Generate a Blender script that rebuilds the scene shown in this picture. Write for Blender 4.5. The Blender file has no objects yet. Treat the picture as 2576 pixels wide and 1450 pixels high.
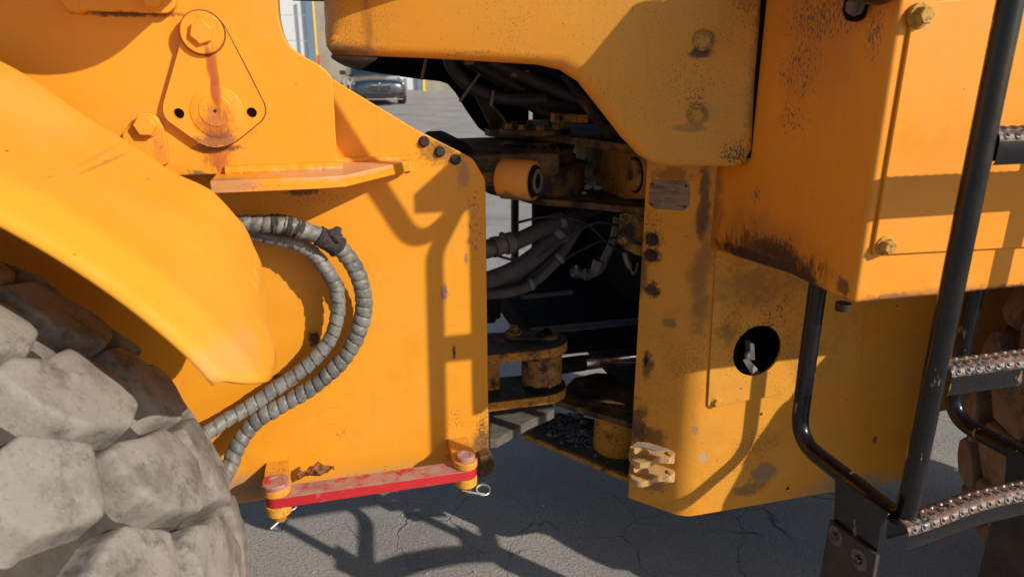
import bpy, bmesh, math, random
from mathutils import Vector, Matrix
random.seed(7)
R = math.radians
SC = bpy.context.scene
COL = SC.collection

# ------------------------------------------------------------------ camera
CAM_H, PITCH, YAW, FPX = 1.72, R(17.5), R(15.0), 1785.0
cam_d = bpy.data.cameras.new('camera')
cam = bpy.data.objects.new('camera', cam_d)
COL.objects.link(cam)
cam_d.sensor_width = 36.0
cam_d.lens = 36.0 * FPX / 2575.0
cam_d.clip_start, cam_d.clip_end = 0.05, 600.0
cam_d.dof.use_dof = True
cam_d.dof.focus_distance = 1.9
cam_d.dof.aperture_fstop = 4.5
cam.location = (0, 0, CAM_H)
cam.rotation_euler = (math.pi / 2 - PITCH, 0, -YAW)
SC.camera = cam

# ------------------------------------------------------------------ light
SUN_TRAVEL = Vector((-0.85, 1.0, -0.705)).normalized()
world = bpy.data.worlds.new('World')
SC.world = world
world.use_nodes = True
wn = world.node_tree
wn.nodes.clear()
sky = wn.nodes.new('ShaderNodeTexSky')
sky.sky_type = 'NISHITA'
sky.sun_disc = False
to_sun = -SUN_TRAVEL
sky.sun_elevation = math.asin(to_sun.z)
sky.sun_rotation = math.atan2(to_sun.x, to_sun.y)
bg = wn.nodes.new('ShaderNodeBackground')
bg.inputs['Strength'].default_value = 0.105
wo = wn.nodes.new('ShaderNodeOutputWorld')
wn.links.new(sky.outputs[0], bg.inputs[0])
wn.links.new(bg.outputs[0], wo.inputs[0])
sun_d = bpy.data.lights.new('sun', 'SUN')
sun_d.energy = 4.5
sun_d.angle = R(0.55)
sun_d.color = (1.0, 0.93, 0.82)
sun = bpy.data.objects.new('sun', sun_d)
COL.objects.link(sun)
sun.location = (6, -6, 8)
sun.rotation_euler = SUN_TRAVEL.to_track_quat('-Z', 'Y').to_euler()
SC.cycles.max_bounces = 6
SC.cycles.diffuse_bounces = 3
SC.cycles.glossy_bounces = 3
SC.view_settings.view_transform = 'Standard'
SC.view_settings.look = 'None'
SC.view_settings.gamma = 1.0
SC.view_settings.use_curve_mapping = False
SC.view_settings.exposure = -0.05

# ------------------------------------------------------------------ measuring
FWD = Vector((math.sin(YAW) * math.cos(PITCH), math.cos(YAW) * math.cos(PITCH), -math.sin(PITCH)))
RGT = Vector((math.cos(YAW), -math.sin(YAW), 0))
UPV = RGT.cross(FWD)
CP = Vector((0, 0, CAM_H))


def at(x, y, X=None, Y=None, Z=None):
    """Measured point of the photograph on a plane of the machine (metres)."""
    d = FWD + RGT * ((x - 1287.5) / FPX) - UPV * ((y - 725.0) / FPX)
    if Y is not None:
        s = Y / d.y
    elif X is not None:
        s = X / d.x
    else:
        s = (Z - CAM_H) / d.z
    return CP + d * s


def atp(x, y, p0, n):
    d = FWD + RGT * ((x - 1287.5) / FPX) - UPV * ((y - 725.0) / FPX)
    return CP + d * ((p0 - CP).dot(n) / d.dot(n))


def ppm(p):
    """pixels of the survey picture per metre at a point"""
    return FPX / (p - CP).dot(FWD)


# ------------------------------------------------------------------ materials
def nd(nt, t, **kw):
    n = nt.nodes.new(t)
    for k, v in kw.items():
        setattr(n, k, v)
    return n


def new_mat(name):
    m = bpy.data.materials.new(name)
    m.use_nodes = True
    nt = m.node_tree
    nt.nodes.clear()
    out = nd(nt, 'ShaderNodeOutputMaterial')
    b = nd(nt, 'ShaderNodeBsdfPrincipled')
    nt.links.new(b.outputs[0], out.inputs[0])
    return m, nt, b


class Sh:
    """small helper that chains colour layers"""

    def __init__(self, name, col, rough=0.5, metal=0.0, spec=0.5, world_pos=True):
        self.m, self.nt, self.b = new_mat(name)
        nt = self.nt
        if world_pos:
            self.pos = nd(nt, 'ShaderNodeNewGeometry').outputs['Position']
        else:
            self.pos = nd(nt, 'ShaderNodeTexCoord').outputs['Object']
        c = nd(nt, 'ShaderNodeRGB')
        c.outputs[0].default_value = (*col, 1)
        self.col = c.outputs[0]
        self.b.inputs['Roughness'].default_value = rough
        self.b.inputs['Metallic'].default_value = metal
        self.b.inputs['Specular IOR Level'].default_value = spec

    def link(self, a, b):
        self.nt.links.new(a, b)

    def scaled(self, s):
        mp = nd(self.nt, 'ShaderNodeVectorMath', operation='MULTIPLY')
        self.link(self.pos, mp.inputs[0])
        mp.inputs[1].default_value = s
        return mp.outputs[0]

    def noise(self, scale, detail=4.0, rough=0.6, stretch=(1, 1, 1), offset=0.0):
        n = nd(self.nt, 'ShaderNodeTexNoise')
        v = self.scaled(stretch)
        if offset:
            a = nd(self.nt, 'ShaderNodeVectorMath', operation='ADD')
            self.link(v, a.inputs[0])
            a.inputs[1].default_value = (offset, offset * 1.7, -offset)
            v = a.outputs[0]
        self.link(v, n.inputs['Vector'])
        n.inputs['Scale'].default_value = scale
        n.inputs['Detail'].default_value = detail
        n.inputs['Roughness'].default_value = rough
        return n.outputs['Fac']

    def ramp(self, val, lo, hi, a=0.0, b=1.0):
        r = nd(self.nt, 'ShaderNodeMapRange')
        r.interpolation_type = 'SMOOTHSTEP'
        self.link(val, r.inputs['Value'])
        r.inputs['From Min'].default_value = lo
        r.inputs['From Max'].default_value = hi
        r.inputs['To Min'].default_value = a
        r.inputs['To Max'].default_value = b
        return r.outputs[0]

    def math(self, op, a, b):
        n = nd(self.nt, 'ShaderNodeMath', operation=op)
        for i, v in enumerate((a, b)):
            if isinstance(v, (int, float)):
                n.inputs[i].default_value = v
            else:
                self.link(v, n.inputs[i])
        return n.outputs[0]

    def mix(self, mask, col, amount=1.0, blend='MIX'):
        mx = nd(self.nt, 'ShaderNodeMix', data_type='RGBA', blend_type=blend)
        if amount != 1.0:
            mask = self.math('MULTIPLY', mask, amount)
        if isinstance(mask, (int, float)):
            mx.inputs[0].default_value = mask
        else:
            self.link(mask, mx.inputs[0])
        self.link(self.col, mx.inputs[6])
        if isinstance(col, tuple):
            mx.inputs[7].default_value = (*col, 1)
        else:
            self.link(col, mx.inputs[7])
        self.col = mx.outputs[2]

    def spot(self, c, r, edge=0.55, scale=60.0, wob=0.9, stretch=(1, 1, 1)):
        """mask of a ragged spot around a point"""
        s = nd(self.nt, 'ShaderNodeVectorMath', operation='SUBTRACT')
        self.link(self.pos, s.inputs[0])
        s.inputs[1].default_value = c
        d = nd(self.nt, 'ShaderNodeVectorMath', operation='DIVIDE')
        self.link(s.outputs[0], d.inputs[0])
        d.inputs[1].default_value = r
        ln = nd(self.nt, 'ShaderNodeVectorMath', operation='LENGTH')
        self.link(d.outputs[0], ln.inputs[0])
        nz = self.noise(scale, 5, 0.65, stretch)
        v = self.math('ADD', ln.outputs['Value'], self.math('MULTIPLY', self.math('SUBTRACT', nz, 0.5), wob * 2))
        return self.ramp(v, 1.0, 1.0 - edge)

    def peel(self, c, r, scale=210.0, stretch=(1, 1, 0.45), thr=0.47, soft=0.07, reach=0.36):
        """flaked specks that thin out away from a point"""
        f = self.spot(c, r, edge=1.0, scale=12, wob=0.35)
        nz = self.noise(scale, 5, 0.7, stretch, 2.7)
        v = self.math('ADD', nz, self.math('MULTIPLY', self.math('SUBTRACT', f, 1.0), reach))
        return self.ramp(v, thr, thr + soft)

    def bump(self, val, strength=0.2, dist=0.002):
        b = nd(self.nt, 'ShaderNodeBump')
        b.inputs['Strength'].default_value = strength
        b.inputs['Distance'].default_value = dist
        self.link(val, b.inputs['Height'])
        if self.b.inputs['Normal'].is_linked:
            prev = self.b.inputs['Normal'].links[0].from_socket
            self.link(prev, b.inputs['Normal'])
        self.link(b.outputs[0], self.b.inputs['Normal'])

    def rough(self, val, lo, hi):
        self.link(self.ramp(val, 0.3, 0.7, lo, hi), self.b.inputs['Roughness'])

    def done(self):
        self.link(self.col, self.b.inputs['Base Color'])
        return self.m


RUST = (0.16, 0.05, 0.018)
GRIME = (0.022, 0.016, 0.013)
DUST = (0.36, 0.30, 0.23)
YEL = (0.77, 0.298, 0.013)


def paint(name, col=YEL, speck=0.0, spec=0.4, fade=0.35, grime=0.0, streak=0.2, stains=(), rough=0.42, blot=0.0, olive=0.0):
    s = Sh(name, col, rough, spec=spec)
    fd = s.noise(2.3, 3, 0.5)
    s.mix(s.ramp(fd, 0.35, 0.75), (col[0] * 1.03, col[1] * 1.16 + 0.01, col[2] * 1.8 + 0.01), fade)
    fd2 = s.noise(9.0, 5, 0.6, offset=3.1)
    s.mix(s.ramp(fd2, 0.5, 0.8), (col[0] * 0.86, col[1] * 0.78, col[2] * 0.6), 0.35)
    if olive:
        ov = s.noise(3.4, 4, 0.55, offset=6.6)
        s.mix(s.ramp(ov, 0.30, 0.62), (0.60, 0.36, 0.075), olive)
    if streak:
        st = s.noise(60, 4, 0.6, (1, 1, 0.06), 5.3)
        s.mix(s.ramp(st, 0.56, 0.78), (col[0] * 0.62, col[1] * 0.56, col[2] * 0.8 + 0.01), streak)
    if grime:
        g = s.noise(7.0, 6, 0.7, offset=9.2)
        s.mix(s.ramp(g, 0.5, 0.72), (0.10, 0.055, 0.02), grime)
    if speck:
        # fine dirt specks in drifting density
        dens = s.noise(5.0, 3, 0.6, offset=2.2)
        sp = s.noise(230, 3, 0.7)
        th = s.math('ADD', sp, s.math('MULTIPLY', s.math('SUBTRACT', dens, 0.5), 0.35))
        s.mix(s.ramp(th, 0.60 - 0.06 * speck, 0.68 - 0.06 * speck), (0.05, 0.03, 0.02), min(1.0, 0.45 + 0.4 * speck))
        sp2 = s.noise(520, 2, 0.5, offset=7.7)
        s.mix(s.ramp(sp2, 0.62, 0.7), (0.09, 0.05, 0.03), 0.5 * speck)
    # thin dust film, scratches, chips
    df = s.noise(4.2, 6, 0.7, offset=8.8)
    s.mix(s.ramp(df, 0.46, 0.70), (0.60, 0.35, 0.09), 0.14)
    gate = s.ramp(s.noise(6.5, 3, 0.6, offset=10.1), 0.50, 0.60)
    sc1 = s.ramp(s.noise(1.0, 2, 0.5, (14, 14, 420), 3.9), 0.700, 0.715)
    s.mix(s.math('MULTIPLY', sc1, gate), (0.40, 0.16, 0.04), 0.55)
    sc2 = s.ramp(s.noise(1.0, 2, 0.5, (330, 330, 40), 1.9), 0.735, 0.745)
    s.mix(s.math('MULTIPLY', sc2, gate), (0.22, 0.10, 0.05), 0.6)
    ch2 = s.noise(85, 3, 0.6, offset=14.0)
    s.mix(s.ramp(ch2, 0.745, 0.757), (0.16, 0.06, 0.03), 0.8)
    ch = s.noise(42, 2, 0.5, offset=4.4)
    s.mix(s.ramp(ch, 0.765, 0.78), (0.07, 0.045, 0.035), 0.8)
    for c, r, colr, amt, *rest in stains:
        kw = dict(rest[0]) if rest else {}
        if kw.pop('peel', False):
            s.mix(s.peel(c, r, **kw), colr, amt)
        else:
            s.mix(s.spot(c, r, **kw), colr, amt)
    bn = s.noise(55, 3, 0.6)
    s.bump(bn, 0.10, 0.003)
    s.bump(s.noise(3.2, 2, 0.5), 0.25, 0.010)
    s.rough(s.noise(14, 4, 0.6, offset=1.3), rough - 0.10, rough + 0.16)
    return s.done()


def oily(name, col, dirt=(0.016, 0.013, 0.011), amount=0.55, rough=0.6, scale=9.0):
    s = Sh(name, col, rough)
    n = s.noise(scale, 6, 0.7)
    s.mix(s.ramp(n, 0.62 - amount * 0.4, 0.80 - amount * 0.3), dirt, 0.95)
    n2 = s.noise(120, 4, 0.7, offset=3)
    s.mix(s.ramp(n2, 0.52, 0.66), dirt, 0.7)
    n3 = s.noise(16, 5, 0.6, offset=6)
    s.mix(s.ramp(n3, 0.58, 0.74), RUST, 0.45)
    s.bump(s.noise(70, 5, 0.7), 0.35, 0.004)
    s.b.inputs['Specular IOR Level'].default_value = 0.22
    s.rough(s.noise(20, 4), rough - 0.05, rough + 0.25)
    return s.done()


def plain(name, col, rough=0.5, metal=0.0, var=0.25, scale=30.0, spec=0.5, world_pos=True):
    s = Sh(name, col, rough, metal, spec, world_pos)
    n = s.noise(scale, 5, 0.65)
    s.mix(s.ramp(n, 0.35, 0.7), tuple(c * (1 - var) for c in col), 0.8)
    s.bump(n, 0.12, 0.002)
    s.rough(s.noise(scale * 0.7, 3, offset=2), max(0.05, rough - 0.08), min(1, rough + 0.12))
    return s.done()


def black_paint():
    s = Sh('chipped_black_paint', (0.008, 0.008, 0.009), 0.34)
    ch = s.noise(24, 4, 0.6, (1, 1, 0.35), 1.0)
    s.mix(s.ramp(ch, 0.655, 0.67), (0.34, 0.20, 0.12), 0.85)
    c2 = s.noise(60, 5, 0.75, (1, 1, 0.5), 8.0)
    s.mix(s.ramp(c2, 0.64, 0.72), (0.09, 0.085, 0.08), 0.35)
    d = s.noise(190, 3, 0.6, offset=4)
    s.mix(s.ramp(d, 0.66, 0.72), (0.14, 0.13, 0.12), 0.4)
    s.bump(s.noise(40, 3), 0.08, 0.003)
    s.rough(s.noise(18, 4, offset=3), 0.16, 0.38)
    return s.done()


def worn_rung():
    s = Sh('worn_rung_steel', (0.012, 0.012, 0.013), 0.4)
    n = s.noise(30, 5, 0.7)
    s.mix(s.ramp(n, 0.42, 0.52), (0.17, 0.085, 0.055), 0.9)
    n2 = s.noise(75, 4, 0.7, offset=3)
    s.mix(s.ramp(n2, 0.52, 0.64), (0.33, 0.28, 0.25), 0.8)
    s.bump(n, 0.25, 0.003)
    s.rough(n2, 0.3, 0.65)
    return s.done()


def rubber_tyre(name, dust, amt=0.85):
    s = Sh(name, (0.075, 0.068, 0.062), 0.88, spec=0.2)
    n = s.noise(13.0, 7, 0.75)
    s.mix(s.ramp(n, 0.28, 0.52), dust, amt)
    n2 = s.noise(48, 6, 0.75, offset=5)
    s.mix(s.ramp(n2, 0.55, 0.70), (dust[0] * 0.45, dust[1] * 0.45, dust[2] * 0.47), 0.55)
    n4 = s.noise(5, 5, 0.7, offset=12)
    s.mix(s.ramp(n4, 0.48, 0.66), (dust[0] * 0.42, dust[1] * 0.39, dust[2] * 0.37), 0.65)
    n3 = s.noise(170, 5, 0.7, offset=2)
    s.mix(s.ramp(n3, 0.58, 0.70), (0.08, 0.07, 0.065), 0.55)
    n5 = s.noise(210, 4, 0.7, offset=9)
    s.mix(s.ramp(n5, 0.60, 0.70), (dust[0] * 1.4, dust[1] * 1.4, dust[2] * 1.4), 0.5)
    s.bump(s.noise(40, 8, 0.78), 0.7, 0.005)
    s.bump(s.noise(120, 5, 0.75), 0.6, 0.003)
    return s.done()


def asphalt():
    s = Sh('cracked_asphalt', (0.40, 0.372, 0.338), 0.9, spec=0.15)
    n = s.noise(1.3, 5, 0.6)
    s.mix(s.ramp(n, 0.35, 0.7), (0.29, 0.275, 0.258), 0.8)
    ag = s.noise(95, 5, 0.8)
    s.mix(s.ramp(ag, 0.5, 0.68), (0.58, 0.55, 0.50), 0.7)
    ag2 = s.noise(95, 4, 0.75, offset=3)
    s.mix(s.ramp(ag2, 0.54, 0.66), (0.10, 0.095, 0.09), 0.8)
    oil = s.noise(1.1, 5, 0.65, offset=15)
    s.mix(s.ramp(oil, 0.50, 0.75), (0.16, 0.15, 0.14), 0.5)
    # cracks: distorted cells
    wv = nd(s.nt, 'ShaderNodeTexNoise')
    s.link(s.pos, wv.inputs['Vector'])
    wv.inputs['Scale'].default_value = 5.0
    wv.inputs['Detail'].default_value = 5
    mul = nd(s.nt, 'ShaderNodeVectorMath', operation='MULTIPLY_ADD')
    s.link(wv.outputs['Color'], mul.inputs[0])
    mul.inputs[1].default_value = (0.22, 0.22, 0.0)
    s.link(s.pos, mul.inputs[2])
    vo = nd(s.nt, 'ShaderNodeTexVoronoi', feature='DISTANCE_TO_EDGE')
    s.link(mul.outputs[0], vo.inputs['Vector'])
    vo.inputs['Scale'].default_value = 3.1
    crack = s.ramp(vo.outputs['Distance'], 0.009, 0.001)
    breaks = s.ramp(s.noise(2.2, 3, offset=7), 0.47, 0.62)
    crack = s.math('MULTIPLY', crack, breaks)
    s.mix(crack, (0.07, 0.066, 0.06), 0.6)
    h = s.math('SUBTRACT', s.noise(75, 6, 0.75), s.math('MULTIPLY', crack, 0.8))
    s.bump(h, 0.9, 0.010)
    return s.done()


M_BLACK = black_paint()
M_RUNG = worn_rung()
M_BURR = plain('polished_burr', (0.24, 0.20, 0.175), 0.45, 0.5, var=0.6, scale=60)
M_HOLE = plain('dark_hole', (0.006, 0.005, 0.005), 0.8)
M_VOID = plain('grime_shade_black', (0.010, 0.0085, 0.0075), 0.9, spec=0.12)  # black of grease and rubber; also paints shade into gaps and openings
M_TYRE = rubber_tyre('dusty_tyre_rubber', (0.34, 0.305, 0.265))
M_GROOVE = rubber_tyre('tyre_groove_rubber', (0.085, 0.070, 0.058), 0.85)
M_TYRE2 = rubber_tyre('muddy_tyre_rubber', (0.30, 0.20, 0.125), 0.95)
M_HOSE = plain('black_hose_rubber', (0.020, 0.019, 0.019), 0.62, var=0.4)
M_HOSEGREY = plain('dusty_hose_rubber', (0.060, 0.056, 0.052), 0.7, var=0.45)
M_CHROME = plain('chrome', (0.85, 0.86, 0.88), 0.16, 1.0, var=0.1)
M_ZINC = plain('zinc_wire', (0.75, 0.74, 0.70), 0.35, 0.6, var=0.15)
M_STEEL = plain('grimy_steel', (0.16, 0.14, 0.12), 0.55, 0.3, var=0.5)
M_RUBBERFLAP = plain('worn_rubber_flap', (0.060, 0.050, 0.045), 0.8, var=0.5, scale=18)
M_BOLTDARK = plain('rusty_dark_bolt', (0.050, 0.026, 0.018), 0.6, 0.2, var=0.5, scale=90)
M_OILY = oily('oily_yellow_paint', (0.42, 0.19, 0.035), amount=0.45)
M_BOLTY = oily('dirty_yellow_bolt', (0.55, 0.30, 0.06), amount=0.05, scale=60)
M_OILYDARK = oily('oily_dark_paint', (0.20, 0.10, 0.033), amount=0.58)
M_DUSTY = plain('dust_covered_steel', (0.30, 0.265, 0.225), 0.9, var=0.4, scale=45)
M_DUSTDARK = plain('dark_dusty_steel', (0.13, 0.11, 0.095), 0.95, var=0.5, scale=50)
M_STONE = plain('pale_stone', (0.48, 0.45, 0.41), 0.9, var=0.35, scale=60)
M_STONEDARK = plain('grey_stone', (0.20, 0.19, 0.175), 0.9, var=0.5, scale=60)
M_WELD = plain('weld_paint', (0.74, 0.30, 0.03), 0.5, var=0.2, scale=120)
M_MUD = plain('dried_mud', (0.050, 0.045, 0.042), 0.95, var=0.4, scale=90)


def spiral_mat():
    s = Sh('dusty_spiral_guard', (0.075, 0.075, 0.076), 0.5)
    n = s.noise(14, 6, 0.7)
    s.mix(s.ramp(n, 0.32, 0.60), (0.27, 0.255, 0.23), 0.75)
    n2 = s.noise(60, 5, 0.75, offset=3)
    s.mix(s.ramp(n2, 0.52, 0.68), (0.055, 0.054, 0.055), 0.7)
    n3 = s.noise(220, 3, 0.6, offset=6)
    s.mix(s.ramp(n3, 0.64, 0.70), (0.55, 0.53, 0.5), 0.5)
    s.bump(s.noise(90, 5, 0.7), 0.3, 0.003)
    return s.done()


M_SPIRAL = spiral_mat()


def red_mat(dusty):
    s = Sh('red_paint_dusty' if dusty else 'red_paint', (0.50, 0.016, 0.022), 0.55)
    n = s.noise(13, 6, 0.7, (1, 1, 1), 1.0)
    lo = 0.36 if dusty else 0.54
    s.mix(s.ramp(n, lo, lo + 0.16), (0.42, 0.25, 0.20), 0.85)
    n2 = s.noise(34, 6, 0.7, offset=4)
    s.mix(s.ramp(n2, lo + 0.14, lo + 0.28), (0.40, 0.33, 0.27), 0.85)
    n3 = s.noise(160, 4, 0.7, offset=7)
    s.mix(s.ramp(n3, 0.58, 0.70), (0.25, 0.11, 0.09), 0.5)
    s.bump(n2, 0.25, 0.003)
    return s.done()


M_RED = red_mat(False)
M_REDDUST = red_mat(True)


# ------------------------------------------------------------------ mesh helpers
def tag(o, label=None, cat=None, group=None, kind=None):
    if label:
        o['label'] = label
    if cat:
        o['category'] = cat
    if group:
        o['group'] = group
    if kind:
        o['kind'] = kind
    return o


def empty(name, loc=(0, 0, 0)):
    o = bpy.data.objects.new(name, None)
    COL.objects.link(o)
    o.empty_display_size = 0.1
    o.location = loc
    return o


def link_mesh(name, me, mats, parent=None, bevel=0.0, seg=2, smooth=True, angle=35, bang=30):
    if not isinstance(mats, (list, tuple)):
        mats = [mats]
    for m in mats:
        me.materials.append(m)
    o = bpy.data.objects.new(name, me)
    COL.objects.link(o)
    if parent is not None:
        o.parent = parent
        o.matrix_parent_inverse = Matrix.Translation(-world_loc(parent))
    if smooth:
        me.polygons.foreach_set('use_smooth', [True] * len(me.polygons))
        me.set_sharp_from_angle(angle=R(angle))
    if bevel:
        b = o.modifiers.new('bevel', 'BEVEL')
        b.width = bevel
        b.segments = seg
        b.limit_method = 'ANGLE'
        b.angle_limit = R(bang)
        b.harden_normals = True
    return o


def world_loc(o):
    """parts are modelled in place: only a thing's root carries a location"""
    return o.location.copy() if o.parent is None else Vector((0, 0, 0))


class MB:
    def __init__(self):
        self.v, self.f, self.mi = [], [], []

    def add(self, vs, fs, mi=0):
        k = len(self.v)
        self.v += [Vector(p) for p in vs]
        for f in fs:
            self.f.append([i + k for i in f])
            self.mi.append(mi)
        return self

    def box(self, lo, hi, mi=0):
        x0, y0, z0 = lo
        x1, y1, z1 = hi
        vs = [(x0, y0, z0), (x1, y0, z0), (x1, y1, z0), (x0, y1, z0), (x0, y0, z1), (x1, y0, z1), (x1, y1, z1), (x0, y1, z1)]
        return self.add(vs, [(0, 3, 2, 1), (4, 5, 6, 7), (0, 1, 5, 4), (1, 2, 6, 5), (2, 3, 7, 6), (3, 0, 4, 7)], mi)

    def prism(self, poly, vec, mi=0):
        poly = [Vector(p) for p in poly]
        vec = Vector(vec)
        n = len(poly)
        vs = poly + [p + vec for p in poly]
        nrm = Vector((0, 0, 0))
        for i in range(n):
            nrm += poly[i].cross(poly[(i + 1) % n])
        a, b = list(range(n)), list(range(n, 2 * n))
        if nrm.dot(vec) > 0:
            fs = [a[::-1], b] + [(i, (i + 1) % n, n + (i + 1) % n, n + i) for i in range(n)]
        else:
            fs = [a, b[::-1]] + [(i, n + i, n + (i + 1) % n, (i + 1) % n) for i in range(n)]
        return self.add(vs, fs, mi)

    def cyl(self, p0, p1, r0, r1=None, n=20, mi=0, cap=True):
        p0, p1 = Vector(p0), Vector(p1)
        r1 = r0 if r1 is None else r1
        ax = (p1 - p0).normalized()
        u = ax.orthogonal().normalized()
        w = ax.cross(u)
        vs = []
        for p, r in ((p0, r0), (p1, r1)):
            for i in range(n):
                a = 2 * math.pi * i / n
                vs.append(p + u * (r * math.cos(a)) + w * (r * math.sin(a)))
        fs = [(i, (i + 1) % n, n + (i + 1) % n, n + i) for i in range(n)]
        if cap:
            fs += [list(range(n))[::-1], list(range(n, 2 * n))]
        return self.add(vs, fs, mi)

    def lathe(self, p0, ax, prof, n=32, mi=0):
        """prof: list of (distance along axis, radius)"""
        p0, ax = Vector(p0), Vector(ax).normalized()
        u = ax.orthogonal().normalized()
        w = ax.cross(u)
        vs, fs = [], []
        for h, r in prof:
            for i in range(n):
                a = 2 * math.pi * i / n
                vs.append(p0 + ax * h + u * (r * math.cos(a)) + w * (r * math.sin(a)))
        for j in range(len(prof) - 1):
            for i in range(n):
                fs.append((j * n + i, j * n + (i + 1) % n, (j + 1) * n + (i + 1) % n, (j + 1) * n + i))
        fs.append(list(range(n))[::-1])
        k = (len(prof) - 1) * n
        fs.append(list(range(k, k + n)))
        return self.add(vs, fs, mi)

    def tube(self, path, rad, n=16, mi=0, cap=True):
        path = [Vector(p) for p in path]
        m = len(path)
        rads = rad if isinstance(rad, (list, tuple)) else [rad] * m
        t = [(path[min(i + 1, m - 1)] - path[max(i - 1, 0)]).normalized() for i in range(m)]
        u = t[0].orthogonal().normalized()
        vs, fs = [], []
        for i in range(m):
            u = (u - t[i] * u.dot(t[i])).normalized()
            w = t[i].cross(u)
            for j in range(n):
                a = 2 * math.pi * j / n
                vs.append(path[i] + u * (rads[i] * math.cos(a)) + w * (rads[i] * math.sin(a)))
        for i in range(m - 1):
            for j in range(n):
                fs.append((i * n + j, i * n + (j + 1) % n, (i + 1) * n + (j + 1) % n, (i + 1) * n + j))
        if cap:
            fs += [list(range(n))[::-1], list(range((m - 1) * n, m * n))]
        return self.add(vs, fs, mi)

    def build(self, name, mats, parent=None, bevel=0.0, seg=2, smooth=True, angle=35, bang=30):
        me = bpy.data.meshes.new(name)
        me.from_pydata([tuple(p) for p in self.v], [], self.f)
        me.polygons.foreach_set('material_index', self.mi)
        me.update()
        return link_mesh(name, me, mats, parent, bevel, seg, smooth, angle, bang)


def spline(pts, sub=8):
    """Catmull-Rom through points"""
    pts = [Vector(p) for p in pts]
    out = []
    n = len(pts)
    for i in range(n - 1):
        p0, p1, p2, p3 = pts[max(i - 1, 0)], pts[i], pts[i + 1], pts[min(i + 2, n - 1)]
        for k in range(sub):
            t = k / sub
            out.append(0.5 * ((2 * p1) + (p2 - p0) * t + (2 * p0 - 5 * p1 + 4 * p2 - p3) * t * t + (3 * p1 - p0 - 3 * p2 + p3) * t ** 3))
    out.append(pts[-1])
    return out


def fillet(pts, rads, n=6, closed=True):
    """round the corners of a polygon or path"""
    pts = [Vector(p) for p in pts]
    m = len(pts)
    if isinstance(rads, (int, float)):
        rads = [rads] * m
    out = []
    for i in range(m):
        if (not closed and i in (0, m - 1)) or rads[i] <= 0:
            out.append(pts[i])
            continue
        a, b, c = pts[i - 1], pts[i], pts[(i + 1) % m]
        d1, d2 = (a - b), (c - b)
        ang = d1.angle(d2)
        if ang > 3.05:
            out.append(b)
            continue
        L = min(rads[i] / math.tan(ang / 2), d1.length * 0.49, d2.length * 0.49)
        s, e = b + d1.normalized() * L, b + d2.normalized() * L
        for k in range(n + 1):
            t = k / n
            out.append(s * (1 - t) ** 2 + b * (2 * t * (1 - t)) + e * t * t)
    return out


def plate(name, outline, vec, mat, parent=None, holes=(), bevel=0.002, seg=2):
    """thick plate with optional holes"""
    bm = bmesh.new()
    loops = [outline] + list(holes)
    for lp in loops:
        vs = [bm.verts.new(p) for p in lp]
        for i in range(len(vs)):
            bm.edges.new((vs[i], vs[(i + 1) % len(vs)]))
    if holes:
        bmesh.ops.triangle_fill(bm, use_beauty=True, use_dissolve=False, edges=bm.edges[:])
    else:
        bm.faces.new(bm.verts[:])
    ret = bmesh.ops.extrude_face_region(bm, geom=bm.faces[:])
    bmesh.ops.translate(bm, verts=[g for g in ret['geom'] if isinstance(g, bmesh.types.BMVert)], vec=Vector(vec))
    bmesh.ops.recalc_face_normals(bm, faces=bm.faces[:])
    me = bpy.data.meshes.new(name)
    bm.to_mesh(me)
    bm.free()
    return link_mesh(name, me, mat, parent, bevel, seg)


def ring(c, r, nrm=(0, -1, 0), n=24):
    ax = Vector(nrm).normalized()
    u = ax.orthogonal().normalized()
    w = ax.cross(u)
    return [Vector(c) + u * (r * math.cos(2 * math.pi * i / n)) + w * (r * math.sin(2 * math.pi * i / n)) for i in range(n)]


def bolt(name, c, nrm, r, h, mat, parent, washer=1.25, wh=0.25, rot=0.3, dome=True):
    """hex head bolt on a washer; r is the corner radius"""
    ax = Vector(nrm).normalized()
    mb = MB()
    c = Vector(c)
    if washer:
        mb.lathe(c - ax * 0.004, ax, [(0, r * washer), (0.004 + h * wh * 0.8, r * washer), (0.004 + h * wh, r * washer * 0.95)], 24)
    u = ax.orthogonal().normalized()
    w = ax.cross(u)
    b0 = c + ax * (h * wh if washer else -0.004)
    def hexr(rr, hh):
        return [b0 + ax * hh + u * (rr * math.cos(rot + i * math.pi / 3)) + w * (rr * math.sin(rot + i * math.pi / 3)) for i in range(6)]
    vs = hexr(r, 0) + hexr(r, h * 0.86) + hexr(r * 0.88, h)
    fs = []
    for j in range(2):
        for i in range(6):
            fs.append((j * 6 + i, j * 6 + (i + 1) % 6, (j + 1) * 6 + (i + 1) % 6, (j + 1) * 6 + i))
    fs.append([12, 13, 14, 15, 16, 17])
    mb.add(vs, fs)
    return mb.build(name, mat, parent, angle=25)


def lump(name, c, r, mat, parent=None, seed=0, sub=2, rough=0.35, flat=0.0):
    rnd = random.Random(seed)
    bm = bmesh.new()
    bmesh.ops.create_icosphere(bm, subdivisions=sub, radius=1.0)
    ks = [(Vector((rnd.uniform(-1, 1), rnd.uniform(-1, 1), rnd.uniform(-1, 1))).normalized(), rnd.uniform(0.3, 0.95), rnd.uniform(0.4, 1)) for _ in range(9)]
    r = Vector(r) if not isinstance(r, (int, float)) else Vector((r, r, r))
    for v in bm.verts:
        d = v.co.copy()
        for k, lim, a in ks:
            q = d.dot(k)
            if q > lim:
                d -= k * (q - lim) * a
        d *= 1 + rough * (rnd.random() - 0.5) * 0.5
        v.co = Vector((d.x * r.x, d.y * r.y, d.z * r.z))
    me = bpy.data.meshes.new(name)
    bm.to_mesh(me)
    bm.free()
    o = link_mesh(name, me, mat, parent, angle=28)
    if parent is None:
        o.location = c
    else:
        o.location = Vector(c)
    return o


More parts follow.
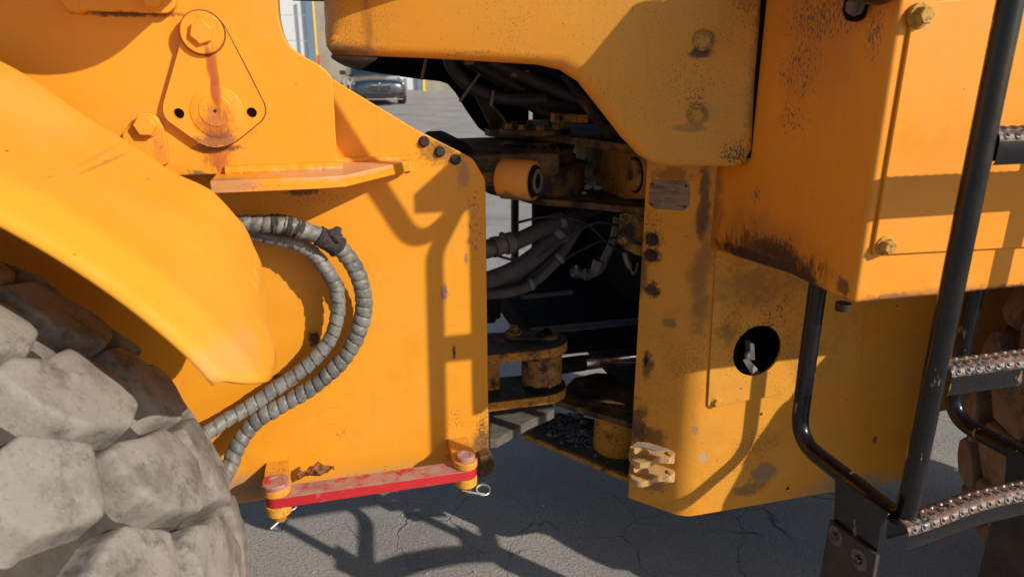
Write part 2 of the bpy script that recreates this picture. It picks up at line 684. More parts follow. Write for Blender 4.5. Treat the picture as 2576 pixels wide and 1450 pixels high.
# ------------------------------------------------------------------ ground
def ground_z(y):
    return 0.0 if y < 7 else (y - 7) * 0.0235


gm = MB()
xs = [-160, -40, -10, 0, 10, 40, 160]
ys = [-60, -8, 0, 3, 7, 12, 20, 35, 60, 250]
gv = [(x, y, ground_z(y)) for y in ys for x in xs]
gf = [(j * 7 + i, j * 7 + i + 1, (j + 1) * 7 + i + 1, (j + 1) * 7 + i) for j in range(len(ys) - 1) for i in range(6)]
gm.add(gv, gf)
tag(gm.build('ground', asphalt()), kind='structure')

# ------------------------------------------------------------------ the loader
YF, YT, YS = 1.90, 1.756, 1.643      # frame plate, boom tower, shelf edge
YR, YP = 1.70, 1.14                  # rear frame side, side body panel
LOADER = tag(empty('wheel_loader', (0.4, 2.25, 0.0)),
             'dirty yellow articulated wheel loader seen from its side at the frame hinge', 'wheel loader')

z1 = lambda x, y: (x * 0.3499, y * 0.3499)
z2 = lambda x, y: (643.8 + x * 0.3499, y * 0.3499)


def pz(c, r, ry=None):
    return (r, ry or r, r)


# --- materials of the front half
P0 = at(1106, 380, Y=YF)
front_st = [
    (at(1106, 378, Y=YF), (0.14, 0.05, 0.10), (0.06, 0.03, 0.02), 0.85, dict(peel=True, thr=0.49, stretch=(1, 1, 0.8))),
    (at(1190, 560, Y=YF), (0.07, 0.05, 0.35), (0.12, 0.06, 0.03), 0.75, dict(peel=True, thr=0.52, stretch=(1, 1, 0.7), scale=120)),
    (at(1120, 735, Y=YF), (0.05, 0.05, 0.07), (0.20, 0.12, 0.11), 0.9, dict(peel=True, thr=0.46, stretch=(1, 1, 0.5), scale=130)),
    (at(800, 500, Y=YF), (0.35, 0.05, 0.07), (0.16, 0.07, 0.02), 0.6, dict(peel=True, thr=0.50, stretch=(1, 1, 1))),
    (at(1215, 1080, Y=YF), (0.06, 0.05, 0.20), (0.06, 0.04, 0.03), 0.85, dict(peel=True, thr=0.45, stretch=(1, 1, 0.6))),
    (at(1106, 378, Y=YF), (0.070, 0.05, 0.05), (0.10, 0.05, 0.02), 0.55, dict(scale=90)),
    (at(1165, 440, Y=YF), (0.022, 0.05, 0.05), (0.25, 0.15, 0.10), 0.55, dict(scale=80)),
    (at(1117, 735, Y=YF), (0.013, 0.05, 0.035), (0.22, 0.13, 0.12), 0.8, dict(scale=140)),
    (at(1142, 885, Y=YF), (0.007, 0.05, 0.030), (0.02, 0.014, 0.012), 0.9, dict(scale=120)),
    (at(1172, 650, Y=YF), (0.008, 0.05, 0.020), (0.2, 0.12, 0.12), 0.7, dict(scale=120)),
    (at(790, 850, Y=YF), (0.022, 0.05, 0.030), (0.02, 0.015, 0.013), 0.9, dict(scale=70)),
    (at(700, 948, Y=YF), (0.020, 0.05, 0.012), (0.03, 0.022, 0.02), 0.8, dict(scale=70)),
    (at(760, 480, Y=YF), (0.05, 0.05, 0.016), (0.02, 0.014, 0.012), 0.8, dict(scale=90)),
    (at(940, 1200, Y=YF), (0.55, 0.06, 0.055), (0.42, 0.27, 0.12), 0.60, dict(scale=14, edge=1.0, wob=0.4)),
    (at(900, 1215, Y=YF), (0.70, 0.06, 0.09), (0.20, 0.13, 0.07), 0.7, dict(peel=True, thr=0.47, stretch=(0.6, 1, 0.8))),
    (at(860, 1090, Y=YF), (0.10, 0.05, 0.06), (0.55, 0.16, 0.03), 0.8, dict(peel=True, thr=0.50, stretch=(1, 1, 1), scale=110)),
    (at(1150, 1050, Y=YF), (0.14, 0.05, 0.16), (0.10, 0.05, 0.03), 0.7, dict(peel=True, thr=0.52, stretch=(1, 1, 0.6))),
    (at(1215, 1130, Y=YF), (0.06, 0.06, 0.10), (0.07, 0.05, 0.04), 0.75, dict(scale=24, edge=0.8)),
    (at(640, 1225, Y=YF), (0.16, 0.06, 0.07), (0.26, 0.21, 0.16), 0.8, dict(scale=20, edge=0.9, wob=0.5)),
    ]
M_FRONT = paint('front_frame_paint', stains=front_st, speck=0.0, fade=0.30, streak=0.16)

tower_st = [
    (at(527, 160, Y=1.73), (0.010, 0.05, 0.055), (0.36, 0.085, 0.02), 0.9, dict(scale=90, stretch=(1, 1, 0.3), wob=0.5)),
    (at(540, 225, Y=1.73), (0.012, 0.05, 0.045), (0.34, 0.08, 0.02), 0.9, dict(scale=90, stretch=(1, 1, 0.3), wob=0.5)),
    (at(543, 285, Y=1.73), (0.07, 0.05, 0.075), (0.40, 0.11, 0.03), 0.85, dict(peel=True, thr=0.44, stretch=(1, 1, 0.25))),
    (at(545, 335, Y=1.73), (0.09, 0.05, 0.050), (0.26, 0.08, 0.04), 0.85, dict(peel=True, thr=0.43, stretch=(1, 1, 0.35))),
    (at(548, 405, Y=YT), (0.07, 0.05, 0.075), (0.36, 0.09, 0.03), 0.85, dict(peel=True, thr=0.45, stretch=(1, 1, 0.2))),
    (at(625, 330, Y=YT), (0.06, 0.05, 0.06), (0.45, 0.14, 0.03), 0.7, dict(peel=True, thr=0.49, stretch=(1, 1, 0.4))),
    (at(500, 60, Y=YT), (0.07, 0.04, 0.06), (0.10, 0.04, 0.03), 0.8, dict(peel=True, thr=0.50, stretch=(1, 1, 1))),
    (at(480, 440, Y=YT), (0.07, 0.05, 0.04), (0.10, 0.07, 0.05), 0.8, dict(peel=True, thr=0.46, stretch=(1, 1, 0.7))),
    (at(400, 370, Y=1.74), (0.05, 0.05, 0.07), (0.45, 0.16, 0.04), 0.7, dict(peel=True, thr=0.49, stretch=(0.6, 1, 0.6))),
    (at(541, 190, Y=1.73), (0.013, 0.05, 0.085), (0.40, 0.10, 0.02), 0.85, dict(scale=50, stretch=(1, 1, 0.25))),
    (at(545, 310, Y=1.73), (0.045, 0.05, 0.050), (0.42, 0.13, 0.03), 0.75, dict(scale=70, stretch=(1, 1, 0.4))),
    (at(545, 352, Y=1.73), (0.060, 0.05, 0.022), (0.22, 0.09, 0.05), 0.80, dict(scale=80)),
    (at(550, 395, Y=YT), (0.040, 0.05, 0.050), (0.40, 0.11, 0.03), 0.75, dict(scale=70, stretch=(1, 1, 0.3))),
    (at(545, 372, Y=YT), (0.06, 0.03, 0.014), (0.06, 0.03, 0.02), 0.75, dict(scale=80)),
    (at(505, 450, Y=YT), (0.030, 0.05, 0.020), (0.12, 0.09, 0.07), 0.8, dict(scale=60)),
    (at(495, 40, Y=1.745), (0.030, 0.03, 0.012), (0.05, 0.03, 0.03), 0.85, dict(scale=80)),
    (at(330, 35, Y=1.75), (0.12, 0.03, 0.008), (0.06, 0.03, 0.02), 0.85, dict(scale=60)),
    (at(405, 380, Y=1.735), (0.02, 0.03, 0.05), (0.62, 0.20, 0.04), 0.5, dict(scale=110)),
]
M_TOWER = paint('boom_tower_paint', stains=tower_st, speck=0.0, fade=0.35, streak=0.12)
shelf_st = [(at(620, 470, Y=YS), (0.25, 0.06, 0.03), (0.35, 0.15, 0.06), 0.7, dict(peel=True, thr=0.46, stretch=(0.4, 1, 1))),
            (at(910, 445, Y=1.70), (0.12, 0.1, 0.03), (0.22, 0.05, 0.02), 0.9, dict(peel=True, thr=0.53, stretch=(1, 1, 1), scale=120)),
            (at(560, 465, Y=YS), (0.09, 0.06, 0.03), (0.36, 0.20, 0.11), 0.75, dict(scale=60, stretch=(0.3, 1, 1))),
            (at(900, 430, Y=1.72), (0.25, 0.2, 0.012), (0.62, 0.36, 0.20), 0.75, dict(scale=30))]
M_SHELF = paint('shelf_paint', stains=shelf_st, speck=0.0, fade=0.4, streak=0.0)

# --- front side plate
zb = at(1230, 1175, Y=YF).z
out = [at(1230, 1175, Y=YF), at(1221, 452, Y=YF), at(1190, 399, Y=YF), at(1045, 325, Y=YF), at(836, 199, Y=YF), at(600, 60, Y=YF)]
out += [Vector((-0.95, YF, out[-1].z)), Vector((-0.95, YF, zb)), Vector((-0.3, YF, zb))]
out = fillet(out, [0.004, 0.055, 0.05, 0.0, 0, 0, 0, 0, 0])
fplate = plate('front_frame_plate', out, (0, 0.035, 0), M_FRONT, LOADER, bevel=0.003)
for i, (x, y) in enumerate(((1066, 356), (1106, 381), (1145, 401))):
    c = at(x, y, Y=YF)
    bolt('bolt', c, (0, -1, 0), 0.0125, 0.009, M_BOLTDARK, fplate, washer=1.2, rot=0.4 * i)
tag(fplate, 'large flat yellow front frame plate with hose loop before it')

# far plate of the front frame and cross members
MB().box((-0.95, 2.62, zb), (0.30, 2.655, 1.46)).build('front_frame_plate', M_FRONT, LOADER)
MB().box((-0.95, YF + 0.036, 1.0), (0.05, 2.619, 1.04)).build('cross_plate', M_OILYDARK, LOADER)
MB().box((-0.95, YF + 0.036, zb), (0.02, 2.619, zb + 0.03)).build('cross_plate', M_OILYDARK, LOADER)

# --- boom tower
tw = [(690, -90), (697, 0), (703, 55), (722, 107), (760, 139), (800, 162), (826, 184), (837, 211), (843, 320), (850, 428)]
tp = [at(x, y, Y=YT) for x, y in tw]
zs = tp[-1].z
tp = spline(tp[:-1], 5) + [tp[-1], Vector((-0.95, YT, zs)), Vector((-0.95, YT, tp[0].z))]
tower = plate('boom_tower', tp, (0, YF - YT - 0.001, 0), M_TOWER, LOADER, bevel=0.004, seg=3)

# retainer plate
YQ = YT - 0.024
ro = [(1335, 175), (1380, 115), (1460, 97), (1545, 120), (1605, 190), (1750, 470), (1890, 745), (1906, 810), (1880, 865), (1790, 940), (1690, 1020), (1625, 1050), (1560, 1060), (1490, 1052), (1420, 1020), (1300, 935), (1195, 860), (1170, 800), (1175, 740), (1255, 460)]
rp = fillet([at(*z1(x, y), Y=YQ) for x, y in ro], 0.03, 4)
def edge_dirt_shade(pts, grow, Y, parent, mat):  # thin dark rim that paints in edge dirt and edge shadow
    c = sum(pts, Vector()) / len(pts)
    o = [Vector((p.x + (p - c).normalized().x * grow, Y, p.z + (p - c).normalized().z * grow)) for p in pts]
    return plate('edge_dirt_shade', o, (0, 0.0008, 0), mat, parent, bevel=0.0)


M_EDGEDARK = plain('edge_dirt_shade_paint', (0.16, 0.06, 0.02), 0.8, var=0.6, scale=40)
h1, h2, hc = at(*z1(1284, 817), Y=YQ), at(*z1(1808, 810), Y=YQ), at(*z1(1547, 797), Y=YQ)
ret = plate('retainer_plate', rp, (0, 0.0225, 0), M_TOWER, LOADER, holes=[ring(h1, 0.0115), ring(h2, 0.0112)], bevel=0.0032)
edge_dirt_shade(rp, 0.0028, YT - 0.0012, ret, M_EDGEDARK)
for h in (h1, h2):
    MB().cyl(h + Vector((0, 0.0225, 0)), h + Vector((0, 0.0205, 0)), 0.0113).build('bore', M_HOLE, ret)
wc = at(*z1(1456, 237), Y=YQ)
MB().lathe(wc + Vector((0, 0.002, 0)), (0, -1, 0), [(0, 0.0440), (0.014, 0.0440), (0.0165, 0.0415)], 40).build('washer', M_TOWER, ret)
edge_dirt_shade(ring(wc, 0.044), 0.0030, YQ - 0.0012, ret, M_EDGEDARK)
bolt('bolt', wc + Vector((0, -0.0145, 0)), (0, -1, 0), 0.0245, 0.017, M_TOWER, ret, washer=0, rot=0.55)
MB().lathe(hc + Vector((0.004, 0.002, -0.002)), (0, -1, 0), [(0, 0.056), (0.0035, 0.056), (0.0052, 0.051)], 44).build('boss', M_TOWER, ret)
MB().lathe(hc + Vector((0, 0.002, 0)), (0, -1, 0), [(0, 0.0345), (0.0056, 0.0345), (0.0068, 0.033), (0.0068, 0.0075), (0.0060, 0.006)], 36).build('pin_end', M_TOWER, ret)
MB().cyl(hc + Vector((0, -0.003, 0)), hc + Vector((0, -0.0052, 0)), 0.0035).build('grease_hole', M_HOLE, ret)

lo = [(880, 960), (985, 832), (1060, 806), (1130, 838), (1172, 920), (1198, 1040), (1212, 1170), (1100, 1230), (880, 1100)]
lug = plate('lug_plate', fillet([at(*z1(x, y), Y=1.74) for x, y in lo], [0, .02, .02, .02, .02, .02, 0, 0, 0], 4), (0, 0.0155, 0), M_TOWER, LOADER, bevel=0.002)
bolt('bolt', at(*z1(1052, 900), Y=1.739), (0, -1, 0), 0.0235, 0.017, M_TOWER, lug, washer=1.12, rot=0.2)

to = [(560, -140), (562, 76), (1100, 96), (1210, 96), (1262, 50), (1262, -140)]
tpl = plate('upper_lug_plate', fillet([at(*z1(x, y), Y=1.728) for x, y in to], [0, 0, 0, .02, .02, 0], 5), (0, 0.0275, 0), M_TOWER, LOADER, bevel=0.003)
MB().lathe(at(*z1(570, -10), Y=1.757), (0, -1, 0), [(0, 0.030), (0.022, 0.030), (0.026, 0.027)], 30).build('boss', M_TOWER, tpl)
bolt('bolt', at(*z1(1103, -12), Y=1.727), (0, -1, 0), 0.021, 0.016, M_TOWER, tpl, washer=1.2, rot=0.1)

# shelf under the tower
zt = at(700, 449, Y=YS).z
xl, xb, xe = at(527, 455, Y=YS).x, at(868, 441, Y=YS).x, at(1026, 408, Y=YF - 0.02).x
so = [Vector((xl, YS, zt)), Vector((xb - 0.06, YS, zt)), Vector((xb, YS + 0.012, zt)), Vector((xe, YF - 0.030, zt)), Vector((xe, YF - 0.001, zt)), Vector((xl, YF - 0.001, zt))]
shelf = plate('shelf_plate', so, (0, 0, -0.027), M_SHELF, LOADER, bevel=0.0025)
# weld beads
wpath = [Vector((xl + 0.02 + i * (tp[-3].x - xl - 0.01) / 40, YT - 0.003 + random.uniform(-.0012, .0012), zt + 0.006 + random.uniform(-.001, .001))) for i in range(41)]
MB().tube(wpath, [0.0125 + random.uniform(-.001, .001) for _ in wpath], 10).build('weld_bead', M_SHELF, shelf)
wpath = [Vector((xb - 0.02 + i * (xe - xb + 0.03) / 30, YF - 0.002, zt + 0.003 + random.uniform(-.001, .001))) for i in range(31)]
MB().tube(wpath, [0.009 + random.uniform(-.001, .001) for _ in wpath], 10).build('weld_bead', M_SHELF, shelf)
wpath = [Vector((xe + 0.004, YF - 0.002, zt + 0.006 - i * 0.0045)) for i in range(9)]
MB().tube(wpath, 0.009, 10).build('weld_bead', M_SHELF, shelf)

# lift arm above the frame (only its shadow reaches the picture)
arm = MB()
ac = at(90, -180, Y=YT) + Vector((0.85 * 0.25, 0, 0.705 * 0.25))
arm.lathe(Vector((ac.x, 1.47, ac.z)), (0, 1, 0), [(0, 0.255), (0.07, 0.255)], 48)
arm.box((-2.4, 1.475, ac.z - 0.05), (ac.x - 0.1, 1.535, ac.z + 0.24))
arm.build('lift_arm', M_TOWER, LOADER)

# --- mudguard and front tyre
AXX, AXZ = -0.995, 0.745
fen_st = [(at(200, 420, Y=1.3), (0.25, 0.25, 0.05), (0.92, 0.42, 0.05), 0.3, dict(scale=8))]
fen_st = [
    (at(245, 420, Y=1.35), (0.010, 0.3, 0.003), (0.45, 0.16, 0.03), 0.6, dict(scale=90)),
    (at(215, 400, Y=1.35), (0.004, 0.3, 0.010), (0.45, 0.18, 0.04), 0.4, dict(scale=90)),
    (at(645, 700, Y=1.5), (0.030, 0.2, 0.09), (0.90, 0.50, 0.12), 0.5, dict(peel=True, thr=0.44, stretch=(1, 1, 0.15), scale=90)),
    (at(120, 240, Y=1.5), (0.30, 0.3, 0.12), (0.86, 0.42, 0.09), 0.4, dict(scale=6, edge=0.9)),
    (at(520, 900, Y=1.1), (0.20, 0.2, 0.05), (0.55, 0.32, 0.14), 0.45, dict(scale=14, edge=0.9)),
]
M_FENDER = paint('mudguard_paint', (0.80, 0.322, 0.020), speck=0.0, fade=0.55, streak=0.06, rough=0.66, spec=0.22, stains=fen_st)
def interp(x, tab):
    for (x0, y0), (x1, y1) in zip(tab, tab[1:]):
        if x <= x1:
            t = max(0.0, (x - x0) / (x1 - x0))
            t = t * t * (3 - 2 * t) * 0.5 + t * 0.5
            return y0 + (y1 - y0) * t
    return tab[-1][1]


FR = [(22, 0.915), (25.5, 0.935), (30, 0.970), (34, 1.003), (38, 1.026), (43, 1.034), (48, 1.012), (57, 1.016), (67, 1.052), (80, 1.055), (118, 1.05)]
FO = [(22, 0.985), (30, 1.000), (36, 1.006), (60, 1.008), (118, 1.02)]
fm = MB()
NT, NV = 64, 30
prof = [(1.660, -0.050), (1.662, -0.020), (1.656, -0.006), (1.646, 0.001), (1.634, 0.010), (1.626, 0.013), (1.60, 0.0125), (1.55, 0.011), (1.50, 0.010), (1.40, 0.010), (1.30, 0.010), (1.20, 0.007), (1.14, 0.004), (1.115, 0.001), (1.085, -0.010), (1.060, -0.020), (1.052, -0.027), (1.049, -0.038)]
ppts = spline([Vector((a, b, 0)) for a, b in prof], 2)
NV = len(ppts) - 1
gv, gf = [], []
for i in range(NT + 1):
    for j in range(NV + 1):
        y, dr = ppts[j].x, ppts[j].y
        v = max(0.0, (1.660 - y) / 0.613)            # 0 inboard .. 1 outboard
        end = 25.5 + 3.2 * v ** 1.2 + 4.0 * max(0.0, v - 0.80) ** 2 / 0.04 + 5.0 * max(0.0, 0.14 - v) ** 2 / 0.0196
        th = R(end + (118 - end) * (i / NT) ** 1.1)
        w_ = min(1.0, max(0.0, v * 1.25))
        w_ = w_ * w_ * (3 - 2 * w_)
        rb = interp(math.degrees(th), FR) * (1 - w_) + interp(math.degrees(th), FO) * w_
        r = rb + dr - 0.009 * max(0.0, 1 - (math.degrees(th) - end) / 2.0) ** 2 * max(0.0, 1 - v / 0.85)
        gv.append((AXX + r * math.cos(th), y, AXZ + r * math.sin(th)))
for i in range(NT):
    for j in range(NV):
        a = i * (NV + 1) + j
        gf.append((a, a + 1, a + NV + 2, a + NV + 1))
fm.add(gv, gf)
fender = fm.build('mudguard', M_FENDER, LOADER, angle=60)
sol = fender.modifiers.new('thickness', 'SOLIDIFY')
sol.thickness = 0.006
sol.offset = 0
tag(fender, 'smooth bright yellow curved mudguard over the front tyre')


def wrap(u, ang, h, r0=0.745):
    """point on the tyre crown: u across (0 at crown centre), angle, height over the carcass"""
    drop = 0.055 * (abs(u) / 0.30) ** 2.4
    r = r0 - drop + h
    return Vector((r * math.cos(ang), u, r * math.sin(ang)))


def lug_mesh(name, poly, hgt, seed):
    """raised tread block: poly in (u across, arc metres), worn round edges, gently uneven top"""
    rnd = random.Random(seed)
    P = [Vector((a, b, 0)) for a, b in poly]
    c = sum(P, Vector()) / len(P)
    P = [c + (p - c) * 0.945 for p in P]
    P = fillet(P, 0.012, 3)
    n = len(P)
    nr = []
    for i in range(n):
        d = (P[(i + 1) % n] - P[i - 1]).normalized()
        v = Vector((d.y, -d.x, 0))
        nr.append(v if v.dot(P[i] - c) > 0 else -v)
    k1, k2, k3 = rnd.uniform(0, 6), rnd.uniform(0, 6), rnd.uniform(0, 6)
    def wave(p):
        return 0.0030 * math.sin(38 * p.x + 21 * p.y + k1) + 0.0022 * math.sin(57 * p.y - 33 * p.x + k2) + 0.0012 * math.sin(120 * p.x + k3)
    vs, fs = [], []
    hgt = hgt * 0.95
    edge = [(0.013, -0.008), (0.008, 0.004), (0.0055, hgt * 0.35), (0.003, hgt * 0.70), (0.0005, hgt * 0.90), (-0.0030, hgt * 0.975), (-0.009, hgt)]
    rows = 0
    for k, h in edge:
        for p, v in zip(P, nr):
            q = p + v * k
            w = wave(q) * min(1.0, max(0.0, h / hgt))
            vs.append(wrap(q.x + w * 0.5, q.y / 0.735 + w * 0.6, h + w))
        rows += 1
    Q = [p - v * 0.009 for p, v in zip(P, nr)]
    for k in (0.84, 0.68, 0.5, 0.32, 0.15):
        for p in Q:
            q = c + (p - c) * k
            vs.append(wrap(q.x, q.y / 0.735, hgt * 1.01 + wave(q)))
        rows += 1
    vs.append(wrap(c.x, c.y / 0.735, hgt * 1.01 + wave(c)))
    for j in range(rows - 1):
        for i in range(n):
            fs.append((j * n + i, j * n + (i + 1) % n, (j + 1) * n + (i + 1) % n, (j + 1) * n + i))
    k = (rows - 1) * n
    for i in range(n):
        fs.append((k + i, k + (i + 1) % n, len(vs) - 1))
    me = bpy.data.meshes.new(name)
    me.from_pydata([tuple(v) for v in vs], [], fs)
    bm = bmesh.new()
    bm.from_mesh(me)
    bmesh.ops.recalc_face_normals(bm, faces=bm.faces[:])
    bm.to_mesh(me)
    bm.free()
    me.polygons.foreach_set('use_smooth', [True] * len(me.polygons))
    return me


# one slanted row of the block tread, measured on the crown as (across, along) in metres
ROW = [
    ([(-.305, .525), (-.250, .538), (-.219, .522), (-.166, .476), (-.158, .451), (-.197, .384), (-.228, .372), (-.300, .420), (-.318, .470)], 0.052),
    ([(-.147, .430), (-.112, .420), (-.060, .392), (.018, .369), (.038, .337), (.036, .272), (-.005, .232), (-.052, .228), (-.138, .288), (-.160, .345), (-.160, .400)], 0.056),
    ([(.076, .336), (.133, .325), (.165, .309), (.205, .242), (.218, .180), (.196, .150), (.090, .152), (.036, .200), (.040, .268)], 0.055),
    ([(.240, .250), (.268, .238), (.300, .205), (.316, .150), (.310, .095), (.272, .075), (.240, .122), (.230, .195)], 0.050),
]
LUGS = []
for var in range(3):
    for ci, (pl_, hh) in enumerate(ROW):
        jj = random.Random(50 + var * 9 + ci)
        LUGS.append((var, lug_mesh('lug', [(a + jj.uniform(-.005, .005), b + jj.uniform(-.006, .006)) for a, b in pl_], hh, 70 + var * 5 + ci)))


def make_tyre(name, cx, cy, cz, mat, phase, label, sx=1):
    prof = []
    for k in range(13):
        u = -0.30 + 0.6 * k / 12
        prof.append((u, 0.745 - 0.055 * (abs(u) / 0.30) ** 2.4))
    side = [(-0.315, 0.66), (-0.325, 0.60), (-0.315, 0.52), (-0.29, 0.43), (-0.26, 0.40), (-0.20, 0.38)]
    full = [(-u, r) for u, r in [(-a, b) for a, b in side[::-1]]]
    prof = [(a, b) for a, b in side[::-1]] + prof + [(-a, b) for a, b in side]
    me_prof = MB()
    n = 72
    vs, fs = [], []
    for u, r in prof:
        for i in range(n):
            a = 2 * math.pi * i / n
            vs.append((cx + r * math.cos(a), cy + u, cz + r * math.sin(a)))
    m = len(prof)
    for q in range(m - 1):
        for i in range(n):
            fs.append((q * n + i, (q + 1) * n + i, (q + 1) * n + (i + 1) % n, q * n + (i + 1) % n))
    fs.append(list(range(n)))
    fs.append(list(range((m - 1) * n, m * n))[::-1])
    me_prof.add(vs, fs)
    t = me_prof.build(name, M_GROOVE, LOADER, angle=50)
    tag(t, label)
    N = 26
    for k in range(N):
        for var, me in LUGS:
            if var != k % 3:
                continue
            o = bpy.data.objects.new('lug', me)
            if not me.materials:
                me.materials.append(mat)
            COL.objects.link(o)
            o.parent = t
            o.matrix_parent_inverse = Matrix.Identity(4)
            o.material_slots[0].link = 'OBJECT'
            o.material_slots[0].material = mat
            o.location = (cx, cy, cz)
            a = 2 * math.pi * k / N + phase
            o.rotation_euler = (0, -a, 0)
    return t


make_tyre('tyre', AXX, 1.20, AXZ, M_TYRE, 0.0, 'pale dusty front tyre with deep tread blocks')

# --- spiral wrapped hoses
q = lambda x, y: (547.4 + x * 0.4976, 502.3 + y * 0.4976)


def spiral_hose(pts, rad, pitch, saw, name, label, wob=0.0):
    path = spline([at(*q(x, y), Y=Y) for x, y, Y in pts], 14)
    # even spacing
    d = [0.0]
    for a, b in zip(path, path[1:]):
        d.append(d[-1] + (b - a).length)
    L = d[-1]
    step = pitch / 12
    res, k = [], 0
    s = 0.0
    while s < L:
        while d[k + 1] < s:
            k += 1
        t = (s - d[k]) / max(1e-6, d[k + 1] - d[k])
        res.append(path[k].lerp(path[k + 1], t))
        s += step
    n = 20
    m = len(res)
    t = [(res[min(i + 1, m - 1)] - res[max(i - 1, 0)]).normalized() for i in range(m)]
    u = Vector((0, -1, 0))
    vs, fs = [], []
    for i in range(m):
        u = (u - t[i] * u.dot(t[i])).normalized()
        w = t[i].cross(u)
        for j in range(n):
            a = 2 * math.pi * j / n
            ph = (i / 12.0 + j / n * 1.0)
            fr = ph % 1.0
            turn = math.floor(ph)
            rr = random.Random(turn * 7 + int(rad * 1e5))
            off = rr.uniform(-1, 1) * wob
            if saw == 'saw':
                h = 0.0026 * (fr ** 0.8) - (0.0045 if fr > 0.93 else 0.0)
            else:
                h = 0.0026 * math.sin(math.pi * min(1, fr / 0.93)) ** 0.6 + 0.0012 * fr - (0.0040 if fr > 0.94 else 0.0)
            r = rad + h + off * 0.0016
            vs.append(res[i] + u * (r * math.cos(a)) + w * (r * math.sin(a)))
    for i in range(m - 1):
        for j in range(n):
            fs.append((i * n + j, i * n + (j + 1) % n, (i + 1) * n + (j + 1) % n, (i + 1) * n + j))
    fs += [list(range(n))[::-1], list(range((m - 1) * n, m * n))]
    o = MB().add(vs, fs).build(name, M_SPIRAL, LOADER, angle=50)
    tag(o, label)
    return o


hs1 = spiral_hose([(40, 150, 1.80), (140, 165, 1.80), (250, 185, 1.81), (390, 218, 1.82), (480, 272, 1.82), (545, 350, 1.82), (592, 430, 1.825), (608, 520, 1.825), (602, 600, 1.825), (575, 690, 1.83), (520, 768, 1.83), (440, 848, 1.83), (340, 920, 1.825), (240, 990, 1.82), (140, 1058, 1.81), (40, 1115, 1.79), (-60, 1180, 1.76), (-160, 1240, 1.72)],
                  0.0182, 0.0305, 'saw', 'spiral_guard_hose', 'inner of two grey spiral wrapped hoses on the front frame', 0.6)
hs2 = spiral_hose([(40, 128, 1.765), (110, 122, 1.765), (200, 120, 1.77), (320, 125, 1.77), (420, 150, 1.78), (520, 186, 1.79), (600, 232, 1.80), (662, 295, 1.81), (712, 385, 1.82), (736, 480, 1.83), (736, 570, 1.835), (710, 670, 1.84), (660, 770, 1.84), (590, 850, 1.84), (500, 930, 1.84), (400, 992, 1.84), (300, 1050, 1.835), (205, 1110, 1.83), (132, 1190, 1.82), (88, 1270, 1.80), (62, 1340, 1.78), (10, 1430, 1.74)],
                  0.0202, 0.0275, 'bulge', 'spiral_guard_hose', 'outer knobbly grey spiral wrapped hose on the front frame', 0.7)
for i, (x, y, r, yy) in enumerate(((585, 185, .022, 1.775), (545, 195, .020, 1.775), (605, 160, .013, 1.78), (325, 92, .013, 1.768), (400, 114, .012, 1.770), (255, 96, .010, 1.765), (375, 230, .010, 1.805), (622, 300, .008, 1.80))):
    lump('mud_clump', at(*q(x, y), Y=yy), (r, r * 0.8, r), M_MUD, hs2, 40 + i, 3, 0.5)

for pp, r0_ in (([(262, 118, 1.768), (300, 121, 1.77), (345, 130, 1.772), (390, 141, 1.775), (432, 154, 1.78)], 0.0222), ([(508, 181, 1.787), (545, 199, 1.79), (580, 219, 1.795), (612, 243, 1.80)], 0.0255)):
    pa = spline([at(*q(x, y), Y=Y) for x, y, Y in pp], 7)
    rr = random.Random(int(r0_ * 1e5))
    mbm = MB().tube(pa, [r0_ * (0.93 if i in (0, len(pa) - 1) else 1.0) + rr.uniform(-.0022, .0028) for i in range(len(pa))], 18)
    for i, v in enumerate(mbm.v):
        mbm.v[i] = v + Vector((rr.uniform(-1, 1), rr.uniform(-1, 1), rr.uniform(-1, 1))) * 0.0016
    mbm.build('mud_sleeve', M_MUD, hs2, angle=40)

